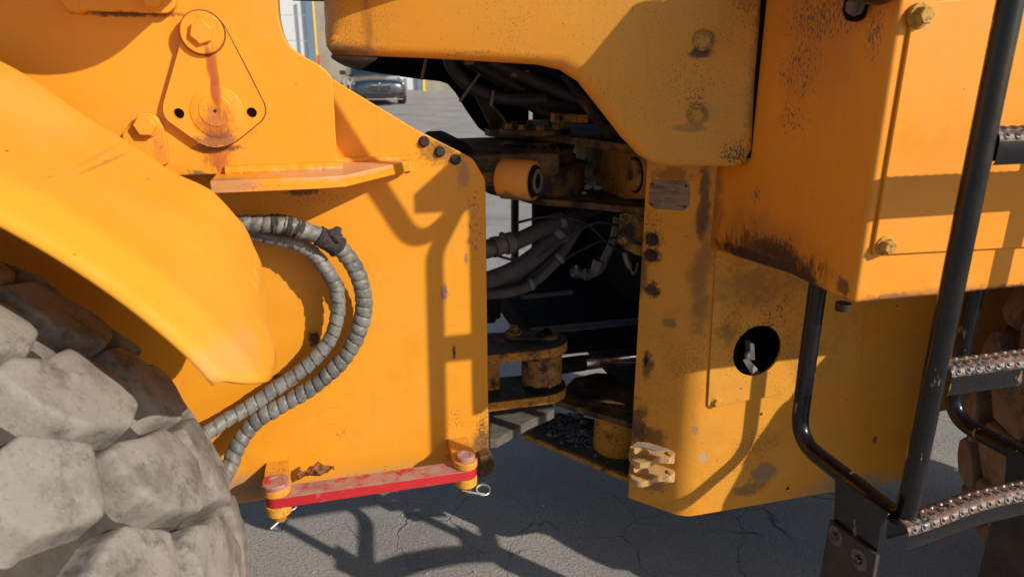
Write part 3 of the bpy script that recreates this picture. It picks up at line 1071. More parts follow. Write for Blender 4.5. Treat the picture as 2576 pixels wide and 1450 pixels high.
# ------------------------------------------------------------------ rear frame
xc = at(1748, 960, Y=YR).x                       # bent corner of the rear frame
zrb = at(1720, 1300, Y=YR).z
pl = at(1580, 1250, Z=zrb)                        # free front edge of the frame
XL, YL = pl.x, pl.y
XRE = at(2268, 1208, Y=YR).x
cn = Vector((-(YL - YR), -(xc - XL), 0))          # outward normal of the slanted front plate
cn = Vector((YR - YL, -(xc - XL), 0)).normalized()
cn = Vector((-(abs(YL - YR)), -abs(xc - XL), 0)).normalized()
PC = Vector((xc, YR, 1.0))
ch = lambda x, y: atp(x, y, PC, cn)
rear_st = [
    (ch(1640, 602), (0.035, 0.05, 0.03), GRIME, 0.8, dict(scale=60)),
    (ch(1638, 642), (0.035, 0.05, 0.03), GRIME, 0.8, dict(scale=60)),
    (ch(1640, 728), (0.026, 0.05, 0.030), GRIME, 0.95, dict(scale=55)),
    (ch(1684, 812), (0.022, 0.05, 0.020), (0.20, 0.10, 0.07), 0.7, dict(scale=90)),
    (ch(1628, 918), (0.016, 0.05, 0.055), GRIME, 0.75, dict(scale=60)),
    (ch(1625, 905), (0.006, 0.05, 0.030), (0.01, 0.008, 0.007), 1.0, dict(scale=80)),
    (ch(1605, 690), (0.028, 0.05, 0.12), GRIME, 0.7, dict(scale=28)),
    (ch(1600, 1060), (0.045, 0.05, 0.09), GRIME, 0.75, dict(scale=34)),
    (ch(1640, 1095), (0.075, 0.05, 0.045), (0.05, 0.03, 0.02), 0.7, dict(scale=50)),
    (ch(1765, 700), (0.040, 0.05, 0.28), (0.10, 0.05, 0.02), 0.60, dict(scale=14, edge=0.8)),
    (ch(1772, 500), (0.018, 0.05, 0.14), GRIME, 0.75, dict(scale=20)),
    (ch(1690, 440), (0.12, 0.06, 0.030), (0.09, 0.045, 0.02), 0.6, dict(scale=40)),
    (ch(1640, 1215), (0.07, 0.05, 0.04), (0.20, 0.11, 0.05), 0.75, dict(scale=50)),
    (at(1768, 1150, Y=YR), (0.020, 0.05, 0.022), (0.42, 0.33, 0.27), 0.75, dict(scale=60)),
    (at(1750, 1080, Y=YR), (0.012, 0.05, 0.02), (0.30, 0.18, 0.14), 0.7, dict(scale=90)),
    (at(1920, 1190, Y=YR), (0.060, 0.05, 0.05), (0.16, 0.12, 0.11), 0.7, dict(scale=40)),
    (at(1880, 1230, Y=YR), (0.07, 0.05, 0.03), (0.10, 0.075, 0.06), 0.65, dict(scale=50)),
    (at(2200, 1105, Y=YR), (0.010, 0.05, 0.020), (0.06, 0.04, 0.04), 0.8, dict(scale=60)),
    (at(2130, 1215, Y=YR), (0.25, 0.05, 0.05), (0.30, 0.22, 0.17), 0.75, dict(scale=14, edge=0.9)),
    (at(1950, 800, Y=YR), (0.22, 0.05, 0.10), (0.12, 0.07, 0.025), 0.45, dict(scale=150, edge=0.9, wob=1.2)),
]
rear_st += [(at(1900, 1120, Y=YR), (0.26, 0.05, 0.20), (0.07, 0.05, 0.04), 0.75, dict(peel=True, thr=0.49, stretch=(1, 1, 0.8))),
            (ch(1640, 600), (0.12, 0.12, 0.30), (0.05, 0.03, 0.02), 0.7, dict(peel=True, thr=0.50, stretch=(1, 1, 0.7))),
            (ch(1610, 1090), (0.14, 0.14, 0.14), (0.04, 0.025, 0.02), 0.85, dict(peel=True, thr=0.46, stretch=(1, 1, 0.7)))]
M_REAR = paint('rear_frame_paint', (0.74, 0.285, 0.016), speck=0.35, fade=0.35, grime=0.12, streak=0.12, stains=rear_st, rough=0.5, olive=0.15)
M_ACCESS = paint('access_plate_paint', (0.72, 0.29, 0.022), speck=0.25, fade=0.4, grime=0.3, streak=0.15, olive=0.3, stains=[
    (at(1900, 850, Y=YR), (0.34, 0.05, 0.34), (0.06, 0.04, 0.035), 0.85, dict(peel=True, thr=0.47, scale=140, stretch=(1, 1, 0.8))),
    (at(1880, 720, Y=YR), (0.20, 0.05, 0.10), (0.20, 0.11, 0.03), 0.6, dict(scale=40, edge=0.9)),
    (at(1830, 830, Y=YR), (0.06, 0.05, 0.08), (0.07, 0.045, 0.02), 0.5, dict(scale=60, edge=0.9))], rough=0.5)

# slanted front plate, bent corner and side plate in one pressing
tk = 0.022
ztop = 1.62
arc = fillet([Vector((XL, YL, 0)), Vector((xc, YR, 0)), Vector((XRE, YR, 0))], [0, 0.09, 0], 8, closed=False)
inn = []
for i, p in enumerate(arc):
    a, b = arc[max(i - 1, 0)], arc[min(i + 1, len(arc) - 1)]
    d = (b - a).normalized()
    inn.append(p + Vector((-d.y, d.x, 0)) * tk)
hole_c = at(1901, 880, Y=YR)
# split the side so that the round opening stays open
mbf = MB()
poly = arc[:-1] + [Vector((hole_c.x - 0.125, YR, 0)), Vector((hole_c.x - 0.125, YR + tk, 0))] + inn[:-1][::-1]
zb1, zb0 = zrb, zrb
mbf.prism([Vector((p.x, p.y, zrb)) for p in poly], (0, 0, ztop - zrb))
rframe = mbf.build('rear_frame_plate', M_REAR, LOADER, angle=20)
tag(rframe, 'grimy yellow rear frame plate with bent front corner')
sq = [Vector((hole_c.x - 0.125, YR, zrb)), Vector((XRE, YR, zrb)), Vector((XRE, YR, ztop)), Vector((hole_c.x - 0.125, YR, ztop))]
plate('rear_frame_side', sq, (0, tk, 0), M_REAR, LOADER, holes=[ring(hole_c, 0.098, n=32)], bevel=0.0)
# bottom chamfer of the front corner is closed by the belly below
# access plate
ao = [(1806, 560), (1780, 1024), (1900, 1003), (2160, 958), (2190, 560)]
ap = fillet([at(x, y, Y=YR - 0.007) for x, y in ao], [0, 0.012, 0, 0.02, 0], 4)
acc = plate('access_plate', ap, (0, 0.006, 0), M_ACCESS, LOADER, holes=[ring(hole_c + Vector((0, -0.007, 0)), 0.0800, n=40)], bevel=0.0015)
bolt('bolt', at(1801, 1010, Y=YR - 0.007), (0, -1, 0), 0.0125, 0.010, M_ACCESS, acc, washer=1.3, rot=0.2)
MB().cyl(at(1914, 1040, Y=YR - 0.0005), at(1914, 1040, Y=YR - 0.0018), 0.004).build('small_hole', M_HOLE, rframe)
MB().cyl(at(1980, 1226, Y=YR - 0.0005), at(1980, 1226, Y=YR - 0.0018), 0.006).build('small_hole', M_HOLE, rframe)
MB().box((hole_c.x - 0.125, YR + 0.20, hole_c.z - 0.3), (XRE - 0.04, YR + 0.21, 1.55)).build('dark_backing', M_VOID, LOADER)  # black sheet added so the round opening looks dark inside
# what shows inside the round opening
inb = MB()
Yi = YR + 0.026
inb.prism([at(1868, 905, Y=Yi), at(1882, 900, Y=Yi), at(1916, 940, Y=Yi), at(1895, 950, Y=Yi)], (0, 0.004, 0))
inb.prism([at(1887, 862, Y=Yi), at(1897, 864, Y=Yi), at(1899, 905, Y=Yi), at(1889, 905, Y=Yi)], (0, 0.03, 0))
inb.lathe(at(1880, 892, Y=Yi + 0.01), (0.2, -1, 0.3), [(0, 0.014), (0.012, 0.014), (0.016, 0.010)], 16)
inb.build('latch_bracket', M_ZINC, LOADER, bevel=0.001)

# hinge-side details of the slanted plate
for i, (x, y) in enumerate(((1640, 602), (1638, 642))):
    c = ch(x, y)
    mbn = MB()
    mbn.cyl(c, c + cn * 0.020, 0.008, n=14)
    nb = bolt('nut', c, cn, 0.017, 0.011, M_BOLTDARK, rframe, washer=1.1, rot=0.3 + i)
    mbn.build('stud', M_BOLTDARK, rframe)
# maker's plate, worn blank
npo = [ch(x, y) + cn * 0.002 for x, y in ((1640, 453), (1724, 455), (1735, 468), (1733, 518), (1718, 530), (1644, 524), (1632, 512), (1634, 464))]


def plate_mat():
    s = Sh('worn_nameplate', (0.22, 0.185, 0.155), 0.45, 0.5)
    n = s.noise(90, 4, 0.6, (0.12, 0.12, 1), 2.0)
    s.mix(s.ramp(n, 0.48, 0.62), (0.09, 0.07, 0.06), 0.8)
    n2 = s.noise(26, 5, 0.7, offset=3)
    s.mix(s.ramp(n2, 0.5, 0.7), (0.12, 0.085, 0.06), 0.8)
    return s.done()


npl = plate('nameplate', npo, -cn * 0.0035, plate_mat(), LOADER, bevel=0.0006)
tag(npl, 'small worn grey metal nameplate with four rivets')
for x, y in ((1642, 463), (1726, 467), (1640, 514), (1722, 520)):
    c = ch(x, y) + cn * 0.0018
    MB().lathe(c, cn, [(0, 0.0042), (0.0012, 0.0040), (0.0018, 0.002)], 12).build('rivet', M_BOLTDARK, npl)

# inside of the rear frame: bulkhead, far plate, floor
XB = xc + 0.02
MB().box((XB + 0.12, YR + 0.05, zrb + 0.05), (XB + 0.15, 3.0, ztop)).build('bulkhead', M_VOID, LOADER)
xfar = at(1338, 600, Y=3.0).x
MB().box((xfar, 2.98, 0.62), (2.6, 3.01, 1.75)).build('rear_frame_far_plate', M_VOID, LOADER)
MB().box((XRE - 0.03, YR + 0.023, zrb), (XRE, 2.97, 1.6)).build('frame_cross_plate', M_REAR, LOADER)
mb = MB()
mb.box((XRE, 1.72, 0.60), (2.9, 1.75, 1.55))
mb.build('rear_inner_plate', M_REAR, LOADER)

# ------------------------------------------------------------------ hinge
Zu = at(1500, 352, Y=1.97).z
hp = [at(1228, 325, Z=Zu), at(1236, 318, Z=Zu), at(1300, 312, Z=Zu)]
up = [(1229, 326), (1300, 330), (1400, 339), (1500, 352), (1620, 371)]
pts = [at(x, y, Z=Zu) for x, y in up]
pts += [Vector((pts[-1].x + 0.25, pts[-1].y, Zu)), Vector((pts[-1].x + 0.25, 2.85, Zu)), Vector((pts[0].x + 0.12, 2.75, Zu)), Vector((pts[0].x, 2.45, Zu))]
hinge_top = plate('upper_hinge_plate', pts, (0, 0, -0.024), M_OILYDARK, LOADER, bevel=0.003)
cpin = at(1345, 322, Z=Zu)
cpin = Vector((cpin.x, 2.25, Zu))
cpx = at(1345, 330, Y=2.25)
cpin.x = cpx.x
flange = MB().lathe(cpin + Vector((0, 0, -0.001)), (0, 0, 1), [(0, 0.115), (0.014, 0.115), (0.016, 0.112)], 40).build('bearing_flange', M_OILYDARK, LOADER)
for k in range(10):
    a = 2 * math.pi * k / 10 + 0.2
    bolt('bolt', cpin + Vector((0.094 * math.cos(a), 0.094 * math.sin(a), 0.0155)), (0, 0, 1), 0.0125, 0.012, M_OILY, flange, washer=1.2, rot=a)
zl = at(1345, 412, Y=2.15).z
MB().lathe(Vector((cpin.x, 2.25, zl)), (0, 0, 1), [(-0.10, 0.165), (-0.005, 0.165), (0.0, 0.135), (0.018, 0.135), (0.024, 0.122), (0.040, 0.128), (0.052, 0.120), (0.060, 0.10), (Zu - 0.025 - zl, 0.10)], 44).build('hinge_pin_housing', M_OILYDARK, LOADER, angle=25)
for k in range(9):
    a = math.pi + 0.5 + k * 0.25
    lump('grease_lump', (cpin.x + 0.122 * math.cos(a), 2.25 + 0.122 * math.sin(a), zl + 0.05), (0.014, 0.014, 0.010), M_VOID, hinge_top, 60 + k, 2, 0.6)
# front half of the hinge: arms reaching back from the front frame
MB().box((0.0, 1.99, at(1220, 448, Y=1.99).z), (cpin.x, 2.50, at(1220, 390, Y=1.99).z)).build('front_hinge_arm', M_OILYDARK, LOADER, bevel=0.01)
pad = [at(x, y, Y=2.02) for x, y in ((1096, 392), (1104, 366), (1122, 356), (1160, 354), (1180, 362), (1190, 378), (1193, 395))]
MB().prism(pad, (0, 0.35, 0)).build('rubber_stop', M_VOID, LOADER, bevel=0.01, seg=3)
# bumper
bc0 = at(1262, 449, Y=1.93)
ax = Vector((0.755, -0.656, 0))
rb_ = 50.0 / ppm(bc0)
blen = 0.100
bump_m = paint('bumper_paint', (0.66, 0.25, 0.025), speck=0.5, fade=0.3, stains=[(bc0 + ax * 0.05 + Vector((0, 0, -0.045)), (0.09, 0.09, 0.03), (0.12, 0.07, 0.04), 0.8, dict(scale=50))])
bmp = MB().lathe(bc0, ax, [(0, rb_ * 0.9), (0.008, rb_), (blen - 0.006, rb_), (blen, rb_ * 0.95), (blen, rb_ * 0.80), (blen - 0.004, rb_ * 0.78)], 44).build('steering_stop', bump_m, LOADER)
MB().lathe(bc0 + ax * (blen - 0.006), ax, [(0, rb_ * 0.77), (0.014, rb_ * 0.74), (0.016, rb_ * 0.70)], 36).build('rubber_ring', M_VOID, bmp)
MB().lathe(bc0 + ax * (blen + 0.004), ax, [(0, rb_ * 0.62), (0.008, rb_ * 0.60), (0.009, rb_ * 0.40), (0.003, rb_ * 0.36)], 36).build('bush', plain('greenish_bush', (0.20, 0.20, 0.10), 0.6, 0.2, 0.5), bmp)
MB().lathe(bc0 + ax * (blen + 0.006), ax, [(0, rb_ * 0.33), (0.002, rb_ * 0.33)], 20).build('bore', M_HOLE, bmp)
nk = MB()
nk.tube([at(1215, 452, Y=1.95), at(1240, 451, Y=1.94), bc0 + ax * 0.004], [0.020, 0.019, 0.024], 12)
nk.box(tuple(at(1218, 468, Y=1.945)), tuple(at(1236, 436, Y=1.965)))
nk.build('neck', M_OILY, bmp, bevel=0.003)

# second plate of the upper hinge, with stones on it
Z2 = at(1600, 520, Y=YL + 0.03).z
sp = [at(x, y, Z=Z2) for x, y in ((1262, 476), (1340, 498), (1480, 509), (1622, 523))]
sp += [Vector((sp[-1].x + 0.05, sp[-1].y, Z2)), Vector((sp[-1].x + 0.05, 2.7, Z2)), Vector((sp[0].x, 2.6, Z2))]
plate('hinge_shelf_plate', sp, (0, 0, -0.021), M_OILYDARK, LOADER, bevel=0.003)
stones = [(1411, 473, .020), (1405, 478, .013), (1478, 470, .016), (1492, 465, .021), (1504, 471, .015), (1452, 478, .005), (1468, 482, .007), (1425, 470, .010)]
names = ['largest pale stone on the dark hinge ledge, left one', 'small pale chip beside the left stone on the hinge ledge', 'pale stone at the left of the right-hand heap on the hinge ledge', 'tallest pale stone of the right-hand heap on the hinge ledge', 'pale stone at the right end of the heap on the hinge ledge', 'tiny flat chip between the stones on the hinge ledge', 'tiny chip just before the right-hand heap on the hinge ledge', 'pale stone touching the right of the left stone on the hinge ledge']
for i, (x, y, r) in enumerate(stones):
    c = at(x, y + 6, Z=Z2)
    o = lump('stone', c + Vector((0, 0, r * 0.42)), (r * 1.3, r, r * 0.72), M_STONE, None, 80 + i, 2, 0.3)
    tag(o, names[i], 'stone', 'pale stones on the hinge ledge')
# wall between the hinge plates with a round boss
wa, wb = at(1625, 450, Y=YL + 0.03), at(1438, 450, Y=2.45)
wn_ = Vector((-(wb.y - wa.y), (wb.x - wa.x), 0)).normalized()
if wn_.y > 0:
    wn_ = -wn_
wl = lambda x, y, o=0.0: atp(x, y, wa, wn_) + wn_ * o
wm = oily('hinge_wall_paint', (0.46, 0.20, 0.035), amount=0.30, scale=6)
plate('hinge_wall', [wl(1640, 372), wl(1640, 500), wl(1430, 500), wl(1430, 355)], -wn_ * 0.03, wm, LOADER, bevel=0.0)
bc = wl(1597, 440)
bs = MB().lathe(bc, wn_, [(-0.004, 0.046), (0.010, 0.046), (0.013, 0.042)], 40).build('round_boss', M_OILY, LOADER)
MB().lathe(bc - wn_ * 0.004, wn_, [(0, 0.056), (0.006, 0.053)], 40).build('grease_ring', M_VOID, bs)
MB().lathe(bc + wn_ * 0.011, wn_, [(0, 0.018), (0.004, 0.016)], 20).build('grease_plug', M_OILYDARK, bs)
for k in range(8):
    lump('caked_dirt', wl(1497 + random.uniform(-26, 14), 385 + k * 7, 0.004), (0.008 + random.random() * 0.012, 0.008, 0.018), M_MUD if k % 2 else M_DUSTY, hinge_top, 90 + k, 2, 0.5)
# bracket plates and bolts inside the front edge of the rear frame
pb = [wl(x, y, -0.01) for x, y in ((1568, 545), (1612, 540), (1612, 640), (1566, 600))]
brk = plate('inner_bracket', [at(x, y, Y=YL + 0.03) for x, y in ((1562, 540), (1625, 536), (1625, 650), (1572, 628), (1560, 590))], (0, 0.012, 0), M_OILY, LOADER, bevel=0.002)
for x, y in ((1574, 551), (1597, 556), (1566, 602)):
    bolt('bolt', at(x, y, Y=YL + 0.03), (-0.4, -1, 0), 0.014, 0.012, M_OILY, brk, rot=x)
mbc = MB()
mbc.tube(spline([at(x, y, Y=YL + 0.02) for x, y in ((1560, 585), (1572, 590), (1590, 606), (1612, 615))], 5), 0.006, 8)
mbc.build('cable', M_HOSE, brk)
cn1 = MB()
cn1.tube([at(x, y, Y=YL + 0.06) for x, y in ((1570, 634), (1576, 655), (1584, 672))], 0.009, 8)
cn1.tube([at(x, y, Y=YL + 0.06) for x, y in ((1584, 672), (1592, 690), (1600, 680), (1604, 660))], 0.0035, 8)
cn1.build('wire_connector', M_STEEL, brk)

# hoses through the hinge
def hose(pts, rad, mat, name='hydraulic_hose', label=None, n=16):
    path = spline([at(x, y, Y=Y) for x, y, Y in pts], 8)
    o = MB().tube(path, rad, n).build(name, mat, LOADER)
    if label:
        tag(o, label)
    return o


hA = hose([(1180, 640, 2.02), (1222, 625, 2.02), (1290, 610, 2.03), (1350, 583, 2.05), (1420, 552, 2.1), (1500, 520, 2.2)], 0.0255, M_HOSEGREY)
cpl = MB()
for x0, y0, x1, y1, rr in ((1215, 629, 1240, 622, .0285), (1240, 622, 1252, 619, .032), (1252, 618, 1270, 614, .0285), (1270, 614, 1288, 609, .033)):
    cpl.cyl(at(x0, y0, Y=2.02), at(x1, y1, Y=2.025), rr)
cpl.build('hose_coupling', M_STEEL, hA, angle=25)
MB().cyl(at(1262, 588, Y=2.01), at(1262, 600, Y=2.02), 0.009, n=8).build('clamp_screw', M_STEEL, hA)
hose([(1150, 715, 2.0), (1222, 706, 2.0), (1290, 680, 2.0), (1350, 640, 2.03), (1410, 585, 2.08), (1450, 535, 2.15), (1470, 490, 2.2)], 0.028, M_HOSEGREY)
hose([(1240, 735, 2.05), (1300, 700, 2.03), (1370, 640, 2.05), (1430, 575, 2.1), (1462, 520, 2.15)], 0.016, M_HOSE)
hose([(1180, 742, 1.98), (1222, 741, 1.98), (1290, 733, 1.98), (1340, 712, 2.0), (1400, 655, 2.03), (1450, 580, 2.08), (1480, 510, 2.15)], 0.0155, M_HOSEGREY)
hose([(1300, 720, 2.04), (1380, 660, 2.04), (1440, 590, 2.08), (1466, 520, 2.12)], 0.0175, M_HOSE)
hose([(1555, 545, 2.2), (1545, 600, 2.2), (1525, 645, 2.2), (1505, 680, 2.2), (1470, 690, 2.25), (1440, 680, 2.3)], 0.016, M_STEEL)
# crimped ferrules, clamps and loose wires among the hoses
for i, (x0, y0, x1, y1, Y, r) in enumerate(((1395, 563, 1418, 553, 2.09, .031), (1400, 596, 1412, 583, 2.07, .034), (1402, 653, 1410, 645, 2.025, .021), (1330, 716, 1340, 712, 1.995, .0205), (1508, 655, 1500, 682, 2.2, .022), (1484, 690, 1470, 690, 2.23, .021), (1455, 686, 1444, 681, 2.28, .023))):
    MB().cyl(at(x0, y0, Y=Y), at(x1, y1, Y=Y), r, n=18).build('hose_ferrule', M_STEEL, LOADER, bevel=0.002)
for i, pp in enumerate(([(1240, 640), (1330, 655), (1420, 600), (1500, 560), (1560, 570)], [(1300, 560), (1380, 545), (1470, 560), (1540, 620), (1600, 640)], [(1255, 690), (1350, 700), (1440, 640), (1530, 600), (1600, 600)])):
    MB().tube(spline([at(x, y, Y=2.0 + 0.05 * i) for x, y in pp], 8), 0.0042, 8).build('wire', M_HOSE, LOADER)
# upper hoses under the cab floor
for k, (pp, rr) in enumerate((([(1128, 140), (1142, 175), (1180, 215), (1235, 240), (1300, 250), (1370, 246)], .020),
                              ([(1170, 140), (1240, 185), (1330, 235), (1400, 262), (1500, 272), (1580, 270)], .023),
                              ([(1182, 150), (1270, 205), (1340, 252), (1400, 276), (1500, 292), (1580, 290)], .021),
                              ([(1230, 150), (1320, 190), (1400, 225), (1480, 248), (1580, 250)], .022),
                              ([(1250, 140), (1350, 175), (1440, 205), (1560, 225)], .024),
                              ([(1290, 240), (1360, 278), (1440, 296), (1540, 300)], .016))):
    hose([(x, y, 2.08 + 0.05 * (k % 3)) for x, y in pp], rr, M_HOSE)
for x0, y0, x1, y1 in ((1072, 148, 1060, 201), (1206, 186, 1156, 256), (1240, 228, 1236, 268)):
    MB().tube([at(x0, y0, Y=2.05), at(x1, y1, Y=2.05)], 0.0042, 8).build('cable_tie', M_STEEL, LOADER)
for x, y, w, h in ((1400, 296, 8, 14), (1418, 297, 14, 12), (1440, 297, 6, 12), (1462, 298, 10, 12), (1290, 183, 5, 12), (1312, 184, 12, 8), (1180, 155, 8, 8)):
    a, b = at(x - w, y + h, Y=2.06), at(x + w, y - h, Y=2.09)
    MB().box((a.x, 2.06, a.z), (b.x, 2.09, b.z)).build('valve_fitting', M_OILY, LOADER, bevel=0.004)
strut = [at(x, y, Y=1.93) for x, y in ((1416, 190), (1430, 192), (1486, 260), (1548, 345), (1530, 350), (1470, 268))]
plate('brace_bar', strut, (0, 0.03, 0), M_OILYDARK, LOADER, bevel=0.003)

# --- steering cylinder and its lugs
zA, zB = at(1330, 882, Y=1.96).z, at(1330, 1000, Y=1.96).z
knc = at(1362, 930, Y=2.04)
kx, ky = knc.x, 2.04
MAT_LUG = oily('lug_paint', (0.46, 0.20, 0.03), amount=0.40, scale=16)


def lug_outline(z):
    ctr = Vector((kx, ky, z))
    r = 0.082
    pts = [Vector((0.40, 1.955, z)), Vector((kx, ky - r, z))]
    for k in range(13):
        a = -math.pi / 2 + math.pi * k / 12
        pts.append(ctr + Vector((r * math.cos(a), r * math.sin(a), 0)))
    pts += [Vector((0.30, 2.16, z)), Vector((0.30, 1.955, z))]
    return pts


M_LUGTOP = oily('lug_dark_top', (0.07, 0.055, 0.045), amount=0.6)
for zz in (zA, zB):
    lg = plate('steering_lug', lug_outline(zz), (0, 0, -0.030), MAT_LUG, LOADER, bevel=0.003)
    if zz == zA:
        # thick oily film and keeper on top
        plate('oil_film', [Vector((p.x * 0.985 + kx * 0.015, p.y * 0.97 + ky * 0.03, zz + 0.0012)) for p in lug_outline(zz)], (0, 0, 0.001), M_LUGTOP, lg, bevel=0.0)
        k0 = at(1292, 848, Z=zz)
        kp = [Vector((k0.x - 0.035, k0.y - 0.02, zz + 0.003)), Vector((k0.x + 0.02, k0.y - 0.045, zz + 0.003)), Vector((kx + 0.05, ky - 0.03, zz + 0.003)), Vector((kx + 0.055, ky + 0.04, zz + 0.003)), Vector((kx - 0.02, ky + 0.055, zz + 0.003)), Vector((k0.x - 0.03, k0.y + 0.03, zz + 0.003))]
        plate('keeper_plate', fillet(kp, 0.03, 4), (0, 0, 0.012), M_OILYDARK, lg, bevel=0.002)
        bolt('bolt', k0 + Vector((0, 0, 0.015)), (0, 0, 1), 0.0165, 0.018, M_OILY, lg, washer=1.7, wh=0.4, rot=0.5)
        for k in range(6):
            lump('grease_lump', (kx - 0.01 + random.uniform(-.03, .05), ky + random.uniform(-.02, .03), zz + 0.018), (0.014, 0.012, 0.010), M_VOID, lg, 110 + k, 2, 0.6)
    else:
        plate('oil_film', [Vector((p.x * 0.985 + kx * 0.015, p.y * 0.97 + ky * 0.03, zz + 0.0012)) for p in lug_outline(zz)], (0, 0, 0.001), M_LUGTOP, lg, bevel=0.0)
MB().box((0.30, 2.04, zB), (0.505, 2.06, zA - 0.03)).build('lug_web', MAT_LUG, LOADER)
cyl_part = MB().lathe(Vector((kx, ky, zB + 0.001)), (0, 0, 1), [(0, 0.058), (0.012, 0.060), (0.016, 0.066), (zA - 0.03 - zB - 0.02, 0.066), (zA - 0.03 - zB - 0.012, 0.060), (zA - 0.03 - zB - 0.002, 0.058)], 36).build('rod_eye', oily('rod_eye_paint', (0.36, 0.17, 0.05), amount=0.45, scale=12), LOADER, angle=25)
for k in range(10):
    a = -2.6 + k * 0.26
    lump('grease_lump', (kx + 0.064 * math.cos(a), ky + 0.064 * math.sin(a), zB + 0.012), (0.015, 0.013, 0.012), M_VOID, cyl_part, 130 + k, 2, 0.7)
zr = at(1530, 913, Y=2.02).z
rod_d = Vector((1, 0.04, 0))
MB().cyl((kx + 0.05, ky, zr), Vector((kx, ky, zr)) + rod_d * (at(1470, 913, Y=2.04).x - kx), 0.027, n=24).build('rod_collar', M_VOID, cyl_part)
MB().cyl(Vector((kx, ky, zr)) + rod_d * (at(1470, 913, Y=2.04).x - kx - 0.002), Vector((kx, ky, zr)) + rod_d * 0.9, 0.0255, n=32).build('chrome_rod', M_CHROME, cyl_part)
tag(cyl_part, 'steering cylinder rod eye with bright chrome rod')
MB().cyl(Vector((kx, ky, zr)) + rod_d * 0.36, Vector((kx, ky, zr)) + rod_d * 1.0, 0.034, n=24).build('cylinder_barrel', M_VOID, cyl_part)
# far steering rod, lower web
MB().cyl(at(1310, 749, Y=2.5), at(1440, 735, Y=2.45), 0.0095).build('far_rod', M_STEEL, LOADER)
lwz = at(1480, 828, Y=2.2).z
MB().box((at(1345, 828, Y=2.2).x, 2.2, at(1480, 885, Y=2.2).z), (1.5, 2.95, lwz)).build('lower_web', M_VOID, LOADER, bevel=0.004)
MB().box((at(1345, 828, Y=2.2).x, 2.199, lwz + 0.0005), (1.5, 2.26, lwz + 0.004)).build('dust_layer', M_DUSTDARK, LOADER)
# dangling parts at far left of the gap
far_s = MB()
for x, y, w, h in ((1244, 775, 18, 32), (1236, 800, 14, 16)):
    a, b = at(x - w, y + h, Y=2.1), at(x + w, y - h, Y=2.1)
    far_s.box((a.x, 2.10, a.z), (b.x, 2.16, b.z))
far_s.build('rubber_block', M_VOID, LOADER, bevel=0.012, seg=3)
a, b = at(1296, 812, Y=2.9), at(1322, 762, Y=2.9)
MB().box((a.x, 2.9, a.z), (b.x, 2.93, b.z)).build('far_bracket', M_STEEL, LOADER, bevel=0.006)

# lower hinge plates
Z3 = at(1600, 1066, Y=YL + 0.02).z
lp = [(1396, 1006), (1412, 980), (1445, 948), (1500, 936), (1540, 938), (1560, 958), (1592, 975), (1640, 985), (1640, 1078), (1592, 1064)]
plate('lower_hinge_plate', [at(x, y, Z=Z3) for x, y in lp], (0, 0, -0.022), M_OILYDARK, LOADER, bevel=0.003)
Z4 = at(1290, 1082, Y=1.94).z
fb = [(1231, 1010), (1231, 1104), (1250, 1103), (1328, 1059), (1394, 1030), (1388, 1005), (1340, 985)]
lowbar = plate('front_lower_hinge_plate', [at(x, y, Z=Z4) for x, y in fb], (0, 0, -0.032), M_DUSTDARK, LOADER, bevel=0.003)
MB().cyl(at(1386, 1040, Y=at(1386, 1030, Z=Z4).y - 0.003), at(1386, 1040, Y=at(1386, 1030, Z=Z4).y), 0.008, n=12).build('bolt_hole', M_HOLE, lowbar)
MB().box((0.0, 1.96, Z4 - 0.032), (at(1231, 1104, Z=Z4).x + 0.002, 2.5, Z4)).build('front_lower_hinge_plate', M_DUSTDARK, LOADER)
Z5 = at(1590, 1207, Y=YL + 0.012).z
bp = [(1312, 1094), (1330, 1096), (1450, 1147), (1590, 1206), (1650, 1232), (1650, 1080), (1400, 1035), (1340, 1060)]
bpp = [at(x, y, Z=Z5) for x, y in bp]
M_BELLY = oily('belly_plate_paint', (0.50, 0.22, 0.035), amount=0.30, scale=14)
belly = plate('belly_plate', bpp, (0, 0, -0.018), M_BELLY, LOADER, bevel=0.002)
flm = [at(x, y, Z=Z5 + 0.001) for x, y in ((1335, 1093), (1450, 1141), (1590, 1198), (1645, 1200), (1645, 1085), (1405, 1040), (1350, 1062))]
plate('dirt_layer', flm, (0, 0, 0.003), plain('gritty_dirt', (0.085, 0.072, 0.060), 0.95, var=0.6, scale=120), belly, bevel=0.0)
# gravel lying on the belly plate
grv = MB()
rg = random.Random(5)
for k in range(420):
    t = rg.random()
    x = rg.gauss(1440, 45)
    y = rg.gauss(1085, 16) + (x - 1440) * 0.35
    if not (1350 < x < 1580 and 1050 < y < 1092 + (x - 1335) * 0.40):
        continue
    c = at(x, y, Z=Z5 + 0.004)
    r = rg.choice((0.003, 0.004, 0.004, 0.005, 0.007))
    vs = []
    for sx, sy, sz in ((1, 0, 0), (-1, 0, 0), (0, 1, 0), (0, -1, 0), (0, 0, 1), (0, 0, -1)):
        vs.append(c + Vector((sx, sy, sz)) * r * rg.uniform(0.7, 1.3) + Vector((0, 0, r * 0.5)))
    grv.add(vs, [(0, 2, 4), (2, 1, 4), (1, 3, 4), (3, 0, 4), (2, 0, 5), (1, 2, 5), (3, 1, 5), (0, 3, 5)])
tag(grv.build('gravel', M_STONEDARK, None, smooth=False), 'fine grey gravel spilled on the belly plate below the hinge', 'gravel', kind='stuff')
peb = [(1383, 1097, .013, 'pale pebble nearest the edge of the belly plate'), (1397, 1099, .009, 'smaller pebble right of the pale one at the plate edge'), (1469, 1090, .018, 'grey angular pebble in the middle of the gravel'),
       (1455, 1050, .024, 'biggest dark stone at the back of the gravel'), (1468, 1066, .017, 'dark stone in front of the biggest stone in the gravel'), (1500, 1128, .010, 'small dark stone at the foot of the yellow boss'), (1432, 1046, .011, 'small stone left of the biggest stone behind the gravel')]
